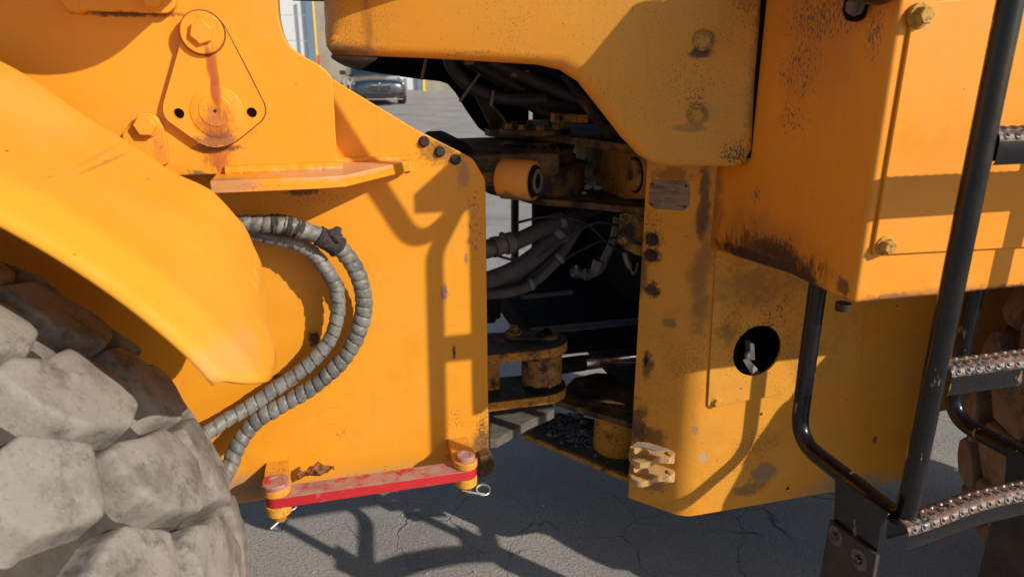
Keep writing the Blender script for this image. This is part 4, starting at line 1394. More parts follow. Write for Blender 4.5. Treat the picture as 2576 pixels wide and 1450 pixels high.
for i, (x, y, r, lb) in enumerate(peb):
    c = at(x, y, Z=Z5 + 0.004)
    tag(lump('pebble', c + Vector((0, 0, r * 0.6)), (r * 1.15, r, r * 0.8), M_STONEDARK, None, 150 + i, 2, 0.3), lb, 'pebble', 'pebbles on the belly plate')
bcn = at(1556, 1148, Z=Z5)
MB().lathe(Vector((bcn.x + 0.02, bcn.y + 0.06, Z5 + 0.0042)), (0, 0, 1), [(0, 0.085), (Z3 - 0.0225 - Z5 - 0.02, 0.083), (Z3 - 0.0225 - Z5 - 0.005, 0.070)], 36).build('pin_boss', oily('pin_boss_paint', (0.62, 0.27, 0.03), amount=0.25, scale=11), LOADER, angle=30)

# fork lugs for the lock bar
M_FORK = paint('fork_paint', (0.62, 0.36, 0.12), speck=0.4, fade=0.6, grime=0.3)
for k, dy in enumerate((0, 47)):
    Zf = at(1620, 1140 + dy, Y=YL - 0.10).z
    fo = [(1581, 1139), (1584, 1122), (1600, 1109), (1630, 1112), (1662, 1122), (1688, 1130), (1692, 1142), (1686, 1152), (1668, 1149), (1650, 1150), (1635, 1160), (1610, 1164), (1590, 1156)]
    op = [at(x, y + dy, Z=Zf) for x, y in fo]
    op = fillet(op, 0.02, 2)
    hcn = at(1612, 1135 + dy, Z=Zf)
    hr = 19.5 / ppm(hcn)
    fk = plate('fork_lug', op, (0, 0, -0.020), M_FORK, LOADER, holes=[ring(hcn, hr, (0, 0, 1), 20)], bevel=0.003)
    # tail that ties the lug to the frame
    MB().prism([at(x, y + dy, Z=Zf - 0.001) for x, y in ((1640, 1113), (1688, 1130), (1700, 1120), (1690, 1090), (1640, 1095))], (0, 0, -0.018)).build('lug_tail', M_FORK, fk)
    cr = at(1688, 1142 + dy, Z=Zf)
    MB().cyl(cr + Vector((0, 0, 0.006)), cr + Vector((0, 0, -0.026)), 0.011, n=14).build('lug_end_roll', M_FORK, fk)
    if k == 0:
        MB().prism([at(x, y, Z=Zf + 0.0015) for x, y in ((1590, 1120), (1602, 1111), (1660, 1124), (1680, 1131), (1650, 1133), (1630, 1128))], (0, 0, 0.0015)).build('dirt_cake', M_DUSTY, fk)

# ------------------------------------------------------------------ side body, cowl, cab
XBF = at(2147, 765, Y=YP).x
zbo = at(2147, 765, Y=YP).z
yin = at(1782, 625, X=XBF).y
zin = at(1782, 625, X=XBF).z
FLK = (0.095, 0.068, 0.068)
body_st = [
    (at(2050, 100, X=XBF), (0.05, 0.26, 0.24), (0.34, 0.15, 0.05), 0.45, dict(scale=16, edge=1.0, wob=0.5, stretch=(1, 1, 0.4))),
    (at(1930, 600, X=XBF), (0.05, 0.30, 0.10), (0.22, 0.09, 0.03), 0.5, dict(scale=16, edge=1.0, wob=0.5, stretch=(1, 1, 0.4))),
    (at(2070, 40, X=XBF), (0.05, 0.34, 0.16), FLK, 0.85, dict(peel=True, thr=0.47)),
    (at(2020, 170, X=XBF), (0.05, 0.26, 0.22), FLK, 0.85, dict(peel=True, thr=0.49)),
    (at(1990, 300, X=XBF), (0.05, 0.20, 0.13), FLK, 0.8, dict(peel=True, thr=0.50)),
    (at(2200, 80, X=XBF), (0.05, 0.08, 0.14), FLK, 0.9, dict(peel=True, thr=0.47)),
    (at(1900, 490, X=XBF), (0.05, 0.06, 0.08), FLK, 0.85, dict(peel=True, thr=0.46)),
    (at(1900, 550, X=XBF), (0.05, 0.06, 0.05), FLK, 0.8, dict(peel=True, thr=0.50)),
    (at(1950, 640, X=XBF), (0.05, 0.34, 0.09), (0.04, 0.022, 0.018), 0.9, dict(peel=True, thr=0.42, stretch=(1, 1, 0.35))),
    (at(2005, 700, X=XBF), (0.05, 0.10, 0.045), (0.025, 0.016, 0.014), 0.95, dict(scale=45, wob=0.6)),
    (at(1900, 655, X=XBF), (0.05, 0.26, 0.030), (0.025, 0.016, 0.013), 0.95, dict(scale=40, wob=0.6)),
    (at(1940, 640, X=XBF), (0.05, 0.22, 0.050), (0.05, 0.028, 0.02), 0.8, dict(scale=55, wob=1.0, stretch=(1, 1, 0.35))),
    (at(2120, 720, X=XBF), (0.05, 0.022, 0.025), (0.06, 0.04, 0.04), 0.8, dict(scale=70)),
    (at(1795, 520, X=XBF), (0.05, 0.06, 0.35), (0.10, 0.05, 0.02), 0.55, dict(scale=30, edge=0.9)),
    (at(2250, 755, Y=YP), (0.12, 0.03, 0.016), (0.05, 0.035, 0.03), 0.95, dict(scale=45)),
    (at(2330, 745, Y=YP), (0.30, 0.03, 0.020), (0.42, 0.17, 0.06), 0.7, dict(scale=60)),
    (at(2520, 730, Y=YP), (0.16, 0.03, 0.014), (0.13, 0.06, 0.04), 0.85, dict(scale=60)),
    (at(2240, 20, Y=YP), (0.02, 0.03, 0.05), (0.10, 0.07, 0.06), 0.8, dict(scale=60)),
]
M_BODY = paint('side_body_paint', (0.80, 0.285, 0.014), speck=0.0, fade=0.3, streak=0.15, stains=body_st, rough=0.42)
zst = at(1986, 690, X=XBF)
zs2 = at(1992, 716, X=XBF)
ztopb = 1.895
bpoly = [Vector((XBF, YP, ztopb)), Vector((XBF, YP, zbo)), Vector((XBF, zs2.y - 0.005, zbo + 0.002)), Vector((XBF, zst.y, zst.z)), Vector((XBF, yin, zin)), Vector((XBF, yin, ztopb))]
body = MB().prism(bpoly, (1.6, 0, 0)).build('side_body', M_BODY, LOADER, bevel=0.010, seg=3)
tag(body, 'yellow side body box above the ladder with bolted cover')
do = [(2302, 8), (2195, 642), (2760, 612), (2760, -30)]
dpo = fillet([at(x, y, Y=YP - 0.008) for x, y in do], [0.022, 0.012, 0, 0], 5)
door = plate('cover_plate', dpo, (0, 0.0075, 0), M_BODY, LOADER, bevel=0.002)
bolt('bolt', at(2311, 40, Y=YP - 0.008), (0, -1, 0), 0.0165, 0.017, M_BOLTY, door, washer=1.35, rot=0.3)
bolt('bolt', at(2223, 617, Y=YP - 0.008), (0, -1, 0), 0.0150, 0.016, M_BOLTY, door, washer=1.3, rot=0.5)
ls = [at(x, y, X=XBF) for x, y in ((2152, -60), (2137, 30), (2146, 52), (2162, 56), (2178, 46), (2205, -60))]
MB().box((XBF - 0.012, at(1936, 0, X=XBF).y + 0.012, 1.50), (XBF - 0.0005, at(1936, 0, X=XBF).y + 0.12, 2.0)).build('gap_shade_strip', M_VOID, LOADER)  # dark strip added to paint in the shadowed gap beside the cowl
lat = plate('rubber_latch', fillet(ls, [0, .01, .01, .01, .01, 0], 4), (-0.020, 0, 0), M_VOID, LOADER, bevel=0.004)
bolt('bolt', at(2153, 16, X=XBF - 0.020), (-1, 0, 0), 0.015, 0.012, M_STEEL, lat, washer=1.2)
MB().cyl(at(2121, 766, Y=YP + 0.03) + Vector((0, 0, 0.004)), at(2121, 766, Y=YP + 0.03) + Vector((0, 0, -0.012)), 0.016, n=14).build('drain_plug', M_BOLTDARK, body)
# platform and cab above (outside the picture, they shade the hinge)
MB().box((0.915, 1.10, 1.898), (2.5, 2.95, 1.95)).build('cab_platform', M_BLACK, LOADER)
MB().box((0.62, 1.62, 1.955), (2.4, 2.9, 3.3)).build('cab_body', M_BODY, LOADER, bevel=0.03)
MB().box((-0.05, 1.80, 1.93), (1.4, 2.75, 1.96)).build('cab_floor', M_VOID, LOADER)

# cowl
YC = at(1936, 0, X=XBF).y + 0.004
CK = 0.42
CN = Vector((-CK, -1, 0)).normalized()          # outward normal of the tapering skirt
CT = Vector((1, -CK, 0)).normalized()
C0 = Vector((XBF, YC, 1.7))
cwp = lambda x, y, o=0.0: atp(x, y, C0 - CN * o, CN)


cowl_st = [
    (cwp(1768, 103), (0.034, 0.04, 0.034), GRIME, 0.85, dict(scale=60, wob=0.3)),
    (cwp(1762, 134), (0.036, 0.04, 0.016), (0.02, 0.018, 0.02), 0.85, dict(scale=60, wob=0.4)),
    (cwp(1752, 288), (0.032, 0.04, 0.032), GRIME, 0.85, dict(scale=60, wob=0.3)),
    (cwp(1752, 250), (0.10, 0.05, 0.10), (0.04, 0.03, 0.035), 0.9, dict(peel=True, thr=0.51, stretch=(1, 1, 0.7))),
    (cwp(1735, 322), (0.060, 0.04, 0.014), (0.10, 0.08, 0.06), 0.45, dict(scale=60, wob=0.4)),
    (cwp(1850, 385), (0.16, 0.05, 0.09), (0.05, 0.035, 0.025), 0.9, dict(peel=True, thr=0.46, stretch=(1, 1, 0.7))),
    (cwp(1912, 150), (0.030, 0.04, 0.45), (0.05, 0.03, 0.02), 0.55, dict(scale=40, edge=0.9)),
    (cwp(1870, 0), (0.16, 0.05, 0.07), (0.10, 0.06, 0.04), 0.6, dict(peel=True, thr=0.46)),
    (cwp(925, 60), (0.020, 0.2, 0.13), (0.30, 0.12, 0.02), 0.6, dict(scale=70, stretch=(1, 1, 0.15), edge=0.9)),
    (cwp(850, 128), (0.14, 0.3, 0.024), (0.12, 0.09, 0.075), 0.85, dict(scale=40, stretch=(0.2, 1, 1), edge=0.9)),
    (cwp(1200, 132), (0.45, 0.2, 0.030), (0.30, 0.14, 0.03), 0.6, dict(peel=True, thr=0.47, stretch=(0.5, 1, 0.5))),
    (cwp(1500, 240), (0.12, 0.2, 0.16), (0.30, 0.15, 0.03), 0.5, dict(peel=True, thr=0.50, stretch=(0.6, 1, 0.6))),
]
M_COWL = paint('cowl_paint', (0.76, 0.300, 0.020), speck=0.18, fade=0.40, streak=0.16, stains=cowl_st, rough=0.5, olive=0.30)


def rolled_panel(name, pts, rads, depth, mat, parent):
    """pressed panel whose rim rolls back; rads = roll per outline point"""
    P = [Vector(((p - C0).dot(CT), 0, p.z)) for p in pts]
    n = len(P)
    area = sum(P[i].x * P[(i + 1) % n].z - P[(i + 1) % n].x * P[i].z for i in range(n))
    sg = 1 if area > 0 else -1
    nr = []
    for i in range(n):
        d = (P[(i + 1) % n] - P[i - 1]).normalized()
        nr.append(Vector((-d.z, 0, d.x)) * sg)
    K = 6
    vs, fs = [], []
    def put(u, z, dep):
        q_ = C0 + CT * u - CN * dep
        return (q_.x, q_.y, z)
    for k in range(K + 1):
        a = math.pi / 2 * k / K
        for i in range(n):
            r = rads[i]
            p = P[i] + nr[i] * (r * (1 - math.sin(a)))
            vs.append(put(p.x, p.z, min(r, 0.09) * (1 - math.cos(a))))
    for i in range(n):
        vs.append(put(P[i].x, P[i].z, depth))
    for k in range(K + 1):
        for i in range(n):
            fs.append((k * n + i, k * n + (i + 1) % n, (k + 1) * n + (i + 1) % n, (k + 1) * n + i))
    mb = MB().add(vs, fs)
    o = mb.build(name, mat, parent, angle=50)
    bm = bmesh.new()
    bm.from_mesh(o.data)
    bm.verts.ensure_lookup_table()
    ed = [bm.edges.get((bm.verts[i], bm.verts[(i + 1) % n])) for i in range(n)]
    bmesh.ops.triangle_fill(bm, use_beauty=True, use_dissolve=False, edges=ed)
    for f in bm.faces:
        f.smooth = True
    bmesh.ops.recalc_face_normals(bm, faces=bm.faces[:])
    bm.to_mesh(o.data)
    bm.free()
    s = o.modifiers.new('thickness', 'SOLIDIFY')
    s.thickness = 0.006
    return o


co = [(794, -140), (794, 20), (800, 80), (812, 118), (834, 140), (900, 140), (1060, 146), (1220, 155), (1350, 163), (1405, 176), (1450, 205), (1500, 268), (1560, 345), (1605, 392), (1640, 411), (1680, 417), (1770, 418), (1860, 418), (1880, 406), (1892, 374), (1897, 250), (1909, 100), (1921, -140)]
cr_ = [.10, .10, .08, .055, .035, .028, .028, .028, .03, .04, .045, .045, .045, .04, .03, .02, .02, .02, .02, .02, .015, .015, .015]
cw = [cwp(x, y, 0.02) for x, y in co]
dense, dr = [], []
for i in range(len(cw)):
    a, b = cw[i], cw[(i + 1) % len(cw)]
    for k in range(4):
        dense.append(a.lerp(b, k / 4))
        dr.append(cr_[i] * (1 - k / 4) + cr_[(i + 1) % len(cw)] * k / 4)
cowl = rolled_panel('cab_skirt', dense, dr, 0.14, M_COWL, LOADER)
tag(cowl, 'mottled yellow cab skirt hanging over the hinge')
for i, (x, y) in enumerate(((1768, 103), (1752, 288))):
    bolt('bolt', cwp(x, y, -0.0005), CN, 0.0165, 0.017, M_BOLTY, cowl, washer=1.35, rot=0.4 + i)
# scuffed bottom lip at the front end of the skirt
lipm = plain('scuffed_lip', (0.13, 0.105, 0.09), 0.75, var=0.6, scale=50)
la = [cwp(x, y, 0.022) for x, y in ((834, 138), (850, 139.5), (870, 140), (900, 140), (950, 142))]
lb = [cwp(x, y, 0.20) for x, y in ((838, 144), (852, 153), (868, 161), (893, 169), (905, 173))]
lv = la + lb
MB().add(lv, [(0, 1, 6, 5), (1, 2, 7, 6), (2, 3, 8, 7), (3, 4, 9, 8)]).build('skirt_lip', lipm, LOADER).modifiers.new('thickness', 'SOLIDIFY').thickness = 0.006
# far skirt seen from inside
fs_ = [(860, 60), (872, 150), (895, 174), (960, 186), (1050, 199), (1108, 205), (1128, 212), (1148, 235), (1172, 275), (1205, 322), (1222, 335), (1240, 337), (1330, 337), (1330, 60)]
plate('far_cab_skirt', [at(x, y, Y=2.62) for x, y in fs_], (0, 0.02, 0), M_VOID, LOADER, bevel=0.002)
dk = [(1184, 222), (1192, 214), (1262, 292), (1272, 308), (1268, 335), (1242, 335)]
plate('inner_stay', [at(x, y, Y=2.45) for x, y in dk], (0, 0.012, 0), M_OILYDARK, LOADER, bevel=0.0)
MB().tube([at(1190, 212, Y=2.44), at(1264, 294, Y=2.44), at(1271, 306, Y=2.44)], 0.004, 8).build('stay_edge', M_DUSTY, LOADER)

# ------------------------------------------------------------------ ladder
Y2, Y1 = 0.966, 1.319
TR = 0.0203
xs_ = at(2405, 700, Y=Y2).x
xi_ = at(2032, 900, Y=Y1).x
zbt = at(2275, 1312, Y=Y2).z
zbl = at(2000, 1105, Y=Y1).z
LAD = MB()
ladder = None


def rail(dx, dy, name='rail'):
    o = Vector((dx, dy, 0))
    pth = [Vector((xi_, Y1, 1.55)) + o, Vector((xi_, Y1, zbl)) + o, Vector((xs_ - 0.01, Y2, zbt)) + o, Vector((xs_, Y2, 1.875)) + o, Vector((xs_ - 0.01, 1.12, 1.99)) + o, Vector((xs_ - 0.01, 1.3, 2.10)) + o]
    return fillet(pth, [0, 0.075, 0.045, 0.05, 0, 0], 10, closed=False)


lad0 = rail(0, 0)
zsplit = None
ladder = MB().box((xs_ - 0.03, Y1 - 0.03, 1.50), (xs_ + 0.50, Y1 + 0.09, 1.515)).build('ladder', M_BLACK, LOADER)
tag(ladder, 'black tubular boarding ladder with perforated steps')
RX, RY = 0.461, 0.0
MB().tube(lad0, TR, 20).build('rail', M_BLACK, ladder)
MB().tube(rail(RX, RY), TR, 20).build('rail', M_BLACK, ladder)


def rung(zc, x0, y0, x1, y1, dip=False, wid=0.026):
    mb = MB()
    p0, p1 = Vector((x0, y0, zc)), Vector((x1, y1, zc))
    d = (p1 - p0).normalized()
    w = Vector((-d.y, d.x, 0))
    L = (p1 - p0).length
    sec = []
    for k in range(15):                       # domed top with rolled skirts
        a = math.pi * (k / 14.0)
        sec.append((-wid * math.cos(a) * (1.0), 0.020 * math.sin(a) ** 0.8))
    sec = [(-wid * 0.80, -0.040), (-wid * 0.97, -0.032)] + sec + [(wid * 0.97, -0.032), (wid * 0.80, -0.040)]
    N = 26
    vs, fs = [], []
    def off(t):
        up_ = min(1.0, t / 0.45)
        dn = max(0.0, (t - 0.66) / 0.34)
        return 0.0 if not dip else 0.024 * (up_ * up_ * (3 - 2 * up_)) - 0.034 * dn ** 1.5
    def bow(t):
        return 0.0
    for i in range(N + 1):
        t = i / N
        for a, b in sec:
            vs.append(p0 + d * (L * t) + w * a + Vector((0, 0, b + off(t))))
    m = len(sec)
    for i in range(N):
        for k in range(m - 1):
            mi = 0 if 2 <= k <= m - 5 else 1
            mb_f = (i * m + k, (i + 1) * m + k, (i + 1) * m + k + 1, i * m + k + 1)
            fs.append((mb_f, mi))
    base = len(mb.v)
    mb.v += vs
    for f, mi in fs:
        mb.f.append(list(f))
        mb.mi.append(mi)
    # punched grip burrs
    for row, (a, b) in enumerate(((-0.0225, 0.0085), (-0.009, 0.0185), (0.008, 0.0185))):
        nn = int(L / 0.0225)
        for i in range(nn):
            t = (i + 0.6 + (0.5 if row % 2 else 0)) / nn
            if t > 0.98:
                continue
            c = p0 + d * (L * t) + w * a + Vector((0, 0, b + off(t) - 0.001))
            nrm = (w * (a / wid) + Vector((0, 0, 1.0 if row else 0.75))).normalized()
            mb.lathe(c, nrm, [(0, 0.0072), (0.0038, 0.0056), (0.0042, 0.0042), (0.0036, 0.0036)], 10, mi=3)
            mb.cyl(c + nrm * 0.0030, c + nrm * 0.0043, 0.0036, n=8, mi=2)
    o = mb.build('step', [M_RUNG, M_BLACK, M_HOLE, M_BURR], ladder, angle=40)
    s = o.modifiers.new('thickness', 'SOLIDIFY')
    s.thickness = 0.0
    o.modifiers.remove(s)
    return o


zr1 = at(2510, 352, Y=Y2).z
zr2 = at(2392, 935, Y=Y2).z
zr3 = at(2215, 1362, Y=Y2 - 0.02).z + 0.012
for zc, dip, ex in ((zr1, False, 0.0), (zr2, False, 0.0), (zr3, True, -0.035)):
    rung(zc, xs_ + 0.012 + (ex if ex else 0.0) * 1.2, Y2 + 0.006 + (-0.012 if ex else 0), xs_ + RX - 0.012, Y2 + RY + 0.006, dip)
# foot brackets and rubber flaps
XFP = at(2208, 1330, Y=Y2).x


def foot(dx, dy):
    o = Vector((dx, dy, 0))
    bpl = [at(x, y, X=XFP) + o for x, y in ((2100, 1195), (2232, 1292), (2214, 1320), (2204, 1396), (2096, 1316))]
    plate('foot_bracket', bpl, (0.006, 0, 0), M_BLACK, ladder, bevel=0.001)
    XF2 = XFP - 0.010
    fl = [at(x, y, X=XF2) + o for x, y in ((2084, 1306), (2203, 1396))]
    fl += [Vector((fl[1].x, fl[1].y - 0.004, 0.30)), Vector((fl[0].x, fl[0].y + 0.004, 0.30))]
    plate('rubber_flap', fl, (0.010, 0, 0), M_RUBBERFLAP, ladder, bevel=0.002)
    for x, y, r in ((2103, 1346, .026), (2162, 1405, .027)):
        c = at(x, y, X=XF2) + o
        w = MB().lathe(c + Vector((0.001, 0, 0)), (-1, 0, 0), [(0, r * 0.82), (0.0035, r * 0.82), (0.0045, r * 0.78)], 24)
        w.build('washer', M_STEEL, ladder)
        bolt('bolt', c + Vector((-0.0045, 0, 0)), (-1, 0, 0), r * 0.38, 0.010, M_RUNG, ladder, washer=0, rot=0.4)


foot(0, 0)
foot(RX, RY)
MB().box((XFP, 1.03, 0.285), (XFP + RX, 1.13, 0.335)).build('hanging_step', M_BLACK, ladder, bevel=0.008)
# grab rail whose shadow falls on the front frame
gx, gz = at(1050, 628, Y=YF).x + 0.85 * (YF - 1.06), at(1050, 628, Y=YF).z + 0.705 * (YF - 1.06)
gp = fillet([Vector((gx + 0.03, 1.36, gz + 0.06)), Vector((gx, 1.06, gz)), Vector((gx - 0.42, 1.06, gz + 0.74)), Vector((gx - 0.42, 1.40, gz + 0.80))], [0, 0.07, 0.05, 0], 8, closed=False)
MB().tube(gp, 0.021, 16).build('grab_rail', M_BLACK, LOADER)

# rear tyre, lit only by the ground
make_tyre('tyre', 2.535, 1.20, AXZ, M_TYRE2, 0.02, 'brown muddy rear tyre behind the ladder')

# far ladder rails of the machine
fa = MB()
for x in (1295,):
    a, b = at(x, 500, Y=3.3), at(x, 604, Y=3.3)
    fa.tube([Vector((a.x, 3.3, 1.5)), Vector((a.x, 3.3, 0.55))], 0.020, 12)
fa.build('far_rail', M_BLACK, LOADER)

# ------------------------------------------------------------------ lock bar
ZBT = at(930, 1218, Y=1.745).z
xA, xB = at(697, 1245, Y=1.772).x, at(1171, 1163, Y=1.772).x
bar_o = tag(empty('lock_bar', (xA, 1.772, ZBT - 0.03)), 'dusty red steering lock bar pinned along the bottom of the front frame', 'lock bar')
bw = 0.031
bo = []
for k in range(9):
    a = math.pi / 2 + math.pi * k / 8
    bo.append(Vector((xA + bw * math.cos(a), 1.772 + bw * math.sin(a), ZBT)))
for k in range(9):
    a = -math.pi / 2 + math.pi * k / 8
    bo.append(Vector((xB + bw * math.cos(a), 1.772 + bw * math.sin(a), ZBT)))
mbb = MB()
n = len(bo)
mbb.prism(bo, (0, 0, -0.030))
for i, f in enumerate(mbb.f):
    if len(f) == n:
        zz = mbb.v[f[0]].z
        mbb.mi[i] = 1 if zz > ZBT - 0.01 else 0
mbb.build('bar', [M_RED, M_REDDUST], bar_o, bevel=0.002)
M_LOCKLUG = paint('lock_lug_paint', (0.76, 0.33, 0.03), speck=0.5, grime=0.3, fade=0.5)


def tongue(xc_, z0, h, r, name='lock_lug', y1=YF - 0.001, wide=0.92):
    pts = []
    for k in range(13):
        a = math.pi + math.pi * k / 12
        pts.append(Vector((xc_ + r * math.cos(a), 1.772 + r * math.sin(a), z0)))
    pts += [Vector((xc_ + r * wide, y1, z0)), Vector((xc_ - r * wide, y1, z0))]
    return plate(name, pts, (0, 0, h), M_LOCKLUG, LOADER, bevel=0.003)


for xc_, r, caph, capr in ((xA, 0.036, 0.014, 0.0365), (xB, 0.034, 0.014, 0.0270)):
    tongue(xc_, ZBT + 0.001, 0.022, r)
    tongue(xc_, ZBT - 0.031, -0.030 if xc_ == xA else -0.028, r * 0.95)
    pin = MB()
    pin.lathe(Vector((xc_, 1.772, ZBT + 0.0235)), (0, 0, 1), [(0, capr), (caph - 0.003, capr), (caph, capr - 0.003), (caph, capr * 0.55), (caph - 0.0015, capr * 0.5)], 36)
    pin_o = pin.build('pin_cap', M_REDDUST, bar_o, angle=30)
    MB().cyl(Vector((xc_, 1.772, ZBT - 0.061)), Vector((xc_, 1.772, ZBT - 0.082)), 0.019, n=24).build('pin_end', M_OILY, bar_o)
# clips
rc = Vector((xB + 0.045, 1.745, ZBT - 0.072))
clip = []
for k in range(40):
    a = 2 * math.pi * 1.75 * k / 39
    clip.append(rc + Vector((0.020 * math.cos(a), 0.020 * math.sin(a) * 0.9, 0.0016 * k / 12 + 0.006 * math.sin(a))))
clip += [rc + Vector((-0.03, -0.012, 0.004)), rc + Vector((-0.06, 0.01, 0.004))]
MB().tube(clip, 0.0026, 8).build('spring_clip', M_ZINC, bar_o)
MB().tube([Vector((xA - 0.002, 1.745, ZBT - 0.074)), Vector((xA - 0.022, 1.735, ZBT - 0.084))], 0.0028, 8).build('split_pin', M_ZINC, bar_o)
clip2 = [Vector((xA + 0.030 + 0.016 * math.cos(a / 6.0), 1.80 + 0.016 * math.sin(a / 6.0), ZBT - 0.064 + 0.004 * math.sin(a / 6))) for a in range(0, 36)]
MB().tube(clip2, 0.0026, 8).build('spring_clip', M_ZINC, bar_o)
# dark foot block at the rear lower corner of the front plate
a, b = at(1206, 1192, Y=1.86), at(1243, 1146, Y=1.86)
fblk = [at(x, y, Y=1.86) for x, y in ((1206, 1150), (1232, 1140), (1240, 1148), (1244, 1172), (1232, 1192), (1206, 1205))]
plate('corner_block', fblk, (0, 0.039, 0), M_OILYDARK, LOADER, bevel=0.004)

# dry leaf on the bar
lf = MB()
lc = at(800, 1203, Z=ZBT + 0.004)
rl = random.Random(3)
NU, NVV = 16, 6
vs, fs = [], []
for i in range(NU + 1):
    t = i / NU
    wd = 0.020 * (math.sin(math.pi * min(1, t * 0.95 + 0.05)) ** 0.7) * (1 + 0.35 * math.sin(t * 24))
    for j in range(NVV + 1):
        s = j / NVV * 2 - 1
        vs.append((-0.055 + 0.10 * t, s * wd, 0.002 + 0.015 * abs(s) ** 1.4 + 0.007 * math.sin(t * 9 + s * 3) + 0.012 * t + rl.uniform(-.0015, .0015)))
for i in range(NU):
    for j in range(NVV):
        a = i * (NVV + 1) + j
        fs.append((a, a + NVV + 1, a + NVV + 2, a + 1))
lf.add([Vector(v) + lc + Vector((0, 0.004, 0.006)) for v in vs], fs)
lm = plain('dry_leaf_brown', (0.30, 0.11, 0.035), 0.7, var=0.55, scale=110)
leaf = lf.build('dry_leaf', lm, None, angle=60)
leaf.modifiers.new('thickness', 'SOLIDIFY').thickness = 0.0006
tag(leaf, 'curled brown dry leaf lying on the red lock bar', 'leaf')

# loose grit on the asphalt
gt = MB()
rg = random.Random(11)
for k in range(900):
    x, y = rg.uniform(-0.7, 2.3), rg.uniform(1.2, 3.2)
    r = rg.choice((0.0015, 0.002, 0.002, 0.003, 0.0045))
    c = Vector((x, y, r * 0.4))
    vs = [c + Vector(v) * r * rg.uniform(0.7, 1.4) for v in ((1, 0, 0), (-1, 0, 0), (0, 1, 0), (0, -1, 0), (0, 0, 1), (0, 0, -1))]
    gt.add(vs, [(0, 2, 4), (2, 1, 4), (1, 3, 4), (3, 0, 4), (2, 0, 5), (1, 2, 5), (3, 1, 5), (0, 3, 5)])
tag(gt.build('grit', M_STONE, None, smooth=False), 'loose grit scattered over the asphalt under the machine', 'grit', kind='stuff')

# ------------------------------------------------------------------ yard behind
def far(x, y, d):
    """yard point at horizontal depth d along the view heading"""
    v = at(x, y, Y=10.0) - CP
    hd = Vector((math.sin(YAW), math.cos(YAW), 0))
    return CP + v * (d / v.dot(hd))


HD = Vector((math.sin(YAW), math.cos(YAW), 0))
SD = Vector((math.cos(YAW), -math.sin(YAW), 0))
DB = 33.0
M_WALL = plain('beige_stone_wall', (0.42, 0.36, 0.28), 0.9, var=0.35, scale=1.5)
M_DOORW = plain('white_door_panel', (0.78, 0.79, 0.80), 0.5, var=0.06, scale=3)
M_JAMB = plain('blue_grey_steel', (0.20, 0.27, 0.38), 0.5, var=0.15, scale=3)
M_YELP = plain('yellow_post_paint', (0.75, 0.52, 0.06), 0.5, var=0.15, scale=5)
bx0 = far(500, 200, DB)
gz_b = ground_z(DB * math.cos(YAW))
bld = tag(empty('warehouse', (bx0.x, bx0.y, gz_b)), 'long pale warehouse with white sectional doors across the yard', 'building')


def slab(name, x0, x1, z0, z1, d, th, mat, bevel=0.0):
    p0, p1 = far(x0, 200, d), far(x1, 200, d)
    mb = MB()
    a, b = Vector((p0.x, p0.y, z0)), Vector((p1.x, p1.y, z0))
    t = HD * th
    mb.prism([a, b, b + t, a + t], (0, 0, z1 - z0))
    return mb.build(name, mat, bld, bevel=bevel)


slab('wall', -1200, 560, gz_b - 0.3, 8.0, DB + 0.3, 0.3, M_WALL)
slab('wall', 803, 985, gz_b - 0.3, 8.0, DB + 0.3, 0.3, M_WALL)
slab('wall', 1062, 2600, gz_b - 0.3, 8.0, DB + 0.3, 0.3, M_WALL)
slab('wall', 560, 803, 5.6, 8.0, DB + 0.3, 0.3, M_WALL)
slab('wall', 985, 1062, 5.6, 8.0, DB + 0.3, 0.3, M_WALL)
for k in range(5):
    slab('door_panel', 575, 781, gz_b + 0.02 + k * 1.06, gz_b + 1.055 + k * 1.06, DB + 0.35, 0.05, M_DOORW, 0.02)
    slab('door_panel', 985, 1049, gz_b + 0.02 + k * 1.06, gz_b + 1.055 + k * 1.06, DB + 0.35, 0.05, M_DOORW, 0.02)
slab('door_jamb', 781, 799, gz_b - 0.1, 5.59, DB + 0.2, 0.09, M_JAMB)
slab('door_jamb', 1049, 1059, gz_b - 0.1, 5.59, DB + 0.2, 0.09, M_JAMB)
slab('door_jamb', 560, 574, gz_b - 0.1, 5.59, DB + 0.2, 0.09, M_JAMB)


def post(name, x, mat, d, h, r, label, cat, bands=False):
    p = far(x, 200, d)
    z0 = ground_z(p.y)
    e = tag(empty(name, (p.x, p.y, z0)), label, cat)
    b = Vector((p.x, p.y, z0))
    if bands:
        for k in range(4):
            MB().cyl(b + Vector((0, 0, h * k / 4)), b + Vector((0, 0, h * (k + 1) / 4 - 0.002)), r, n=14).build('band', (M_BANDR if k % 2 else M_DOORW), e)
    else:
        MB().lathe(b, (0, 0, 1), [(0, r), (h - r * 0.5, r), (h - r * 0.1, r * 0.7), (h, r * 0.2)], 16).build('pipe', mat, e)
        MB().lathe(b, (0, 0, 1), [(0, r * 1.5), (0.04, r * 1.5), (0.05, r * 1.1)], 16).build('foot', mat, e)


M_BANDR = plain('red_band', (0.65, 0.05, 0.05), 0.5, scale=4)
post('bollard', 801, M_YELP, DB - 0.3, 4.2, 0.05, 'tall thin yellow guard post beside the left white door', 'post')
post('bollard', 1064, M_YELP, DB - 0.3, 1.1, 0.07, 'short yellow bollard right of the car by the far white door', 'post')
post('marker_post', 805, M_BANDR, 30.0, 1.5, 0.05, 'thin red and white banded post left of the parked car', 'post', True)

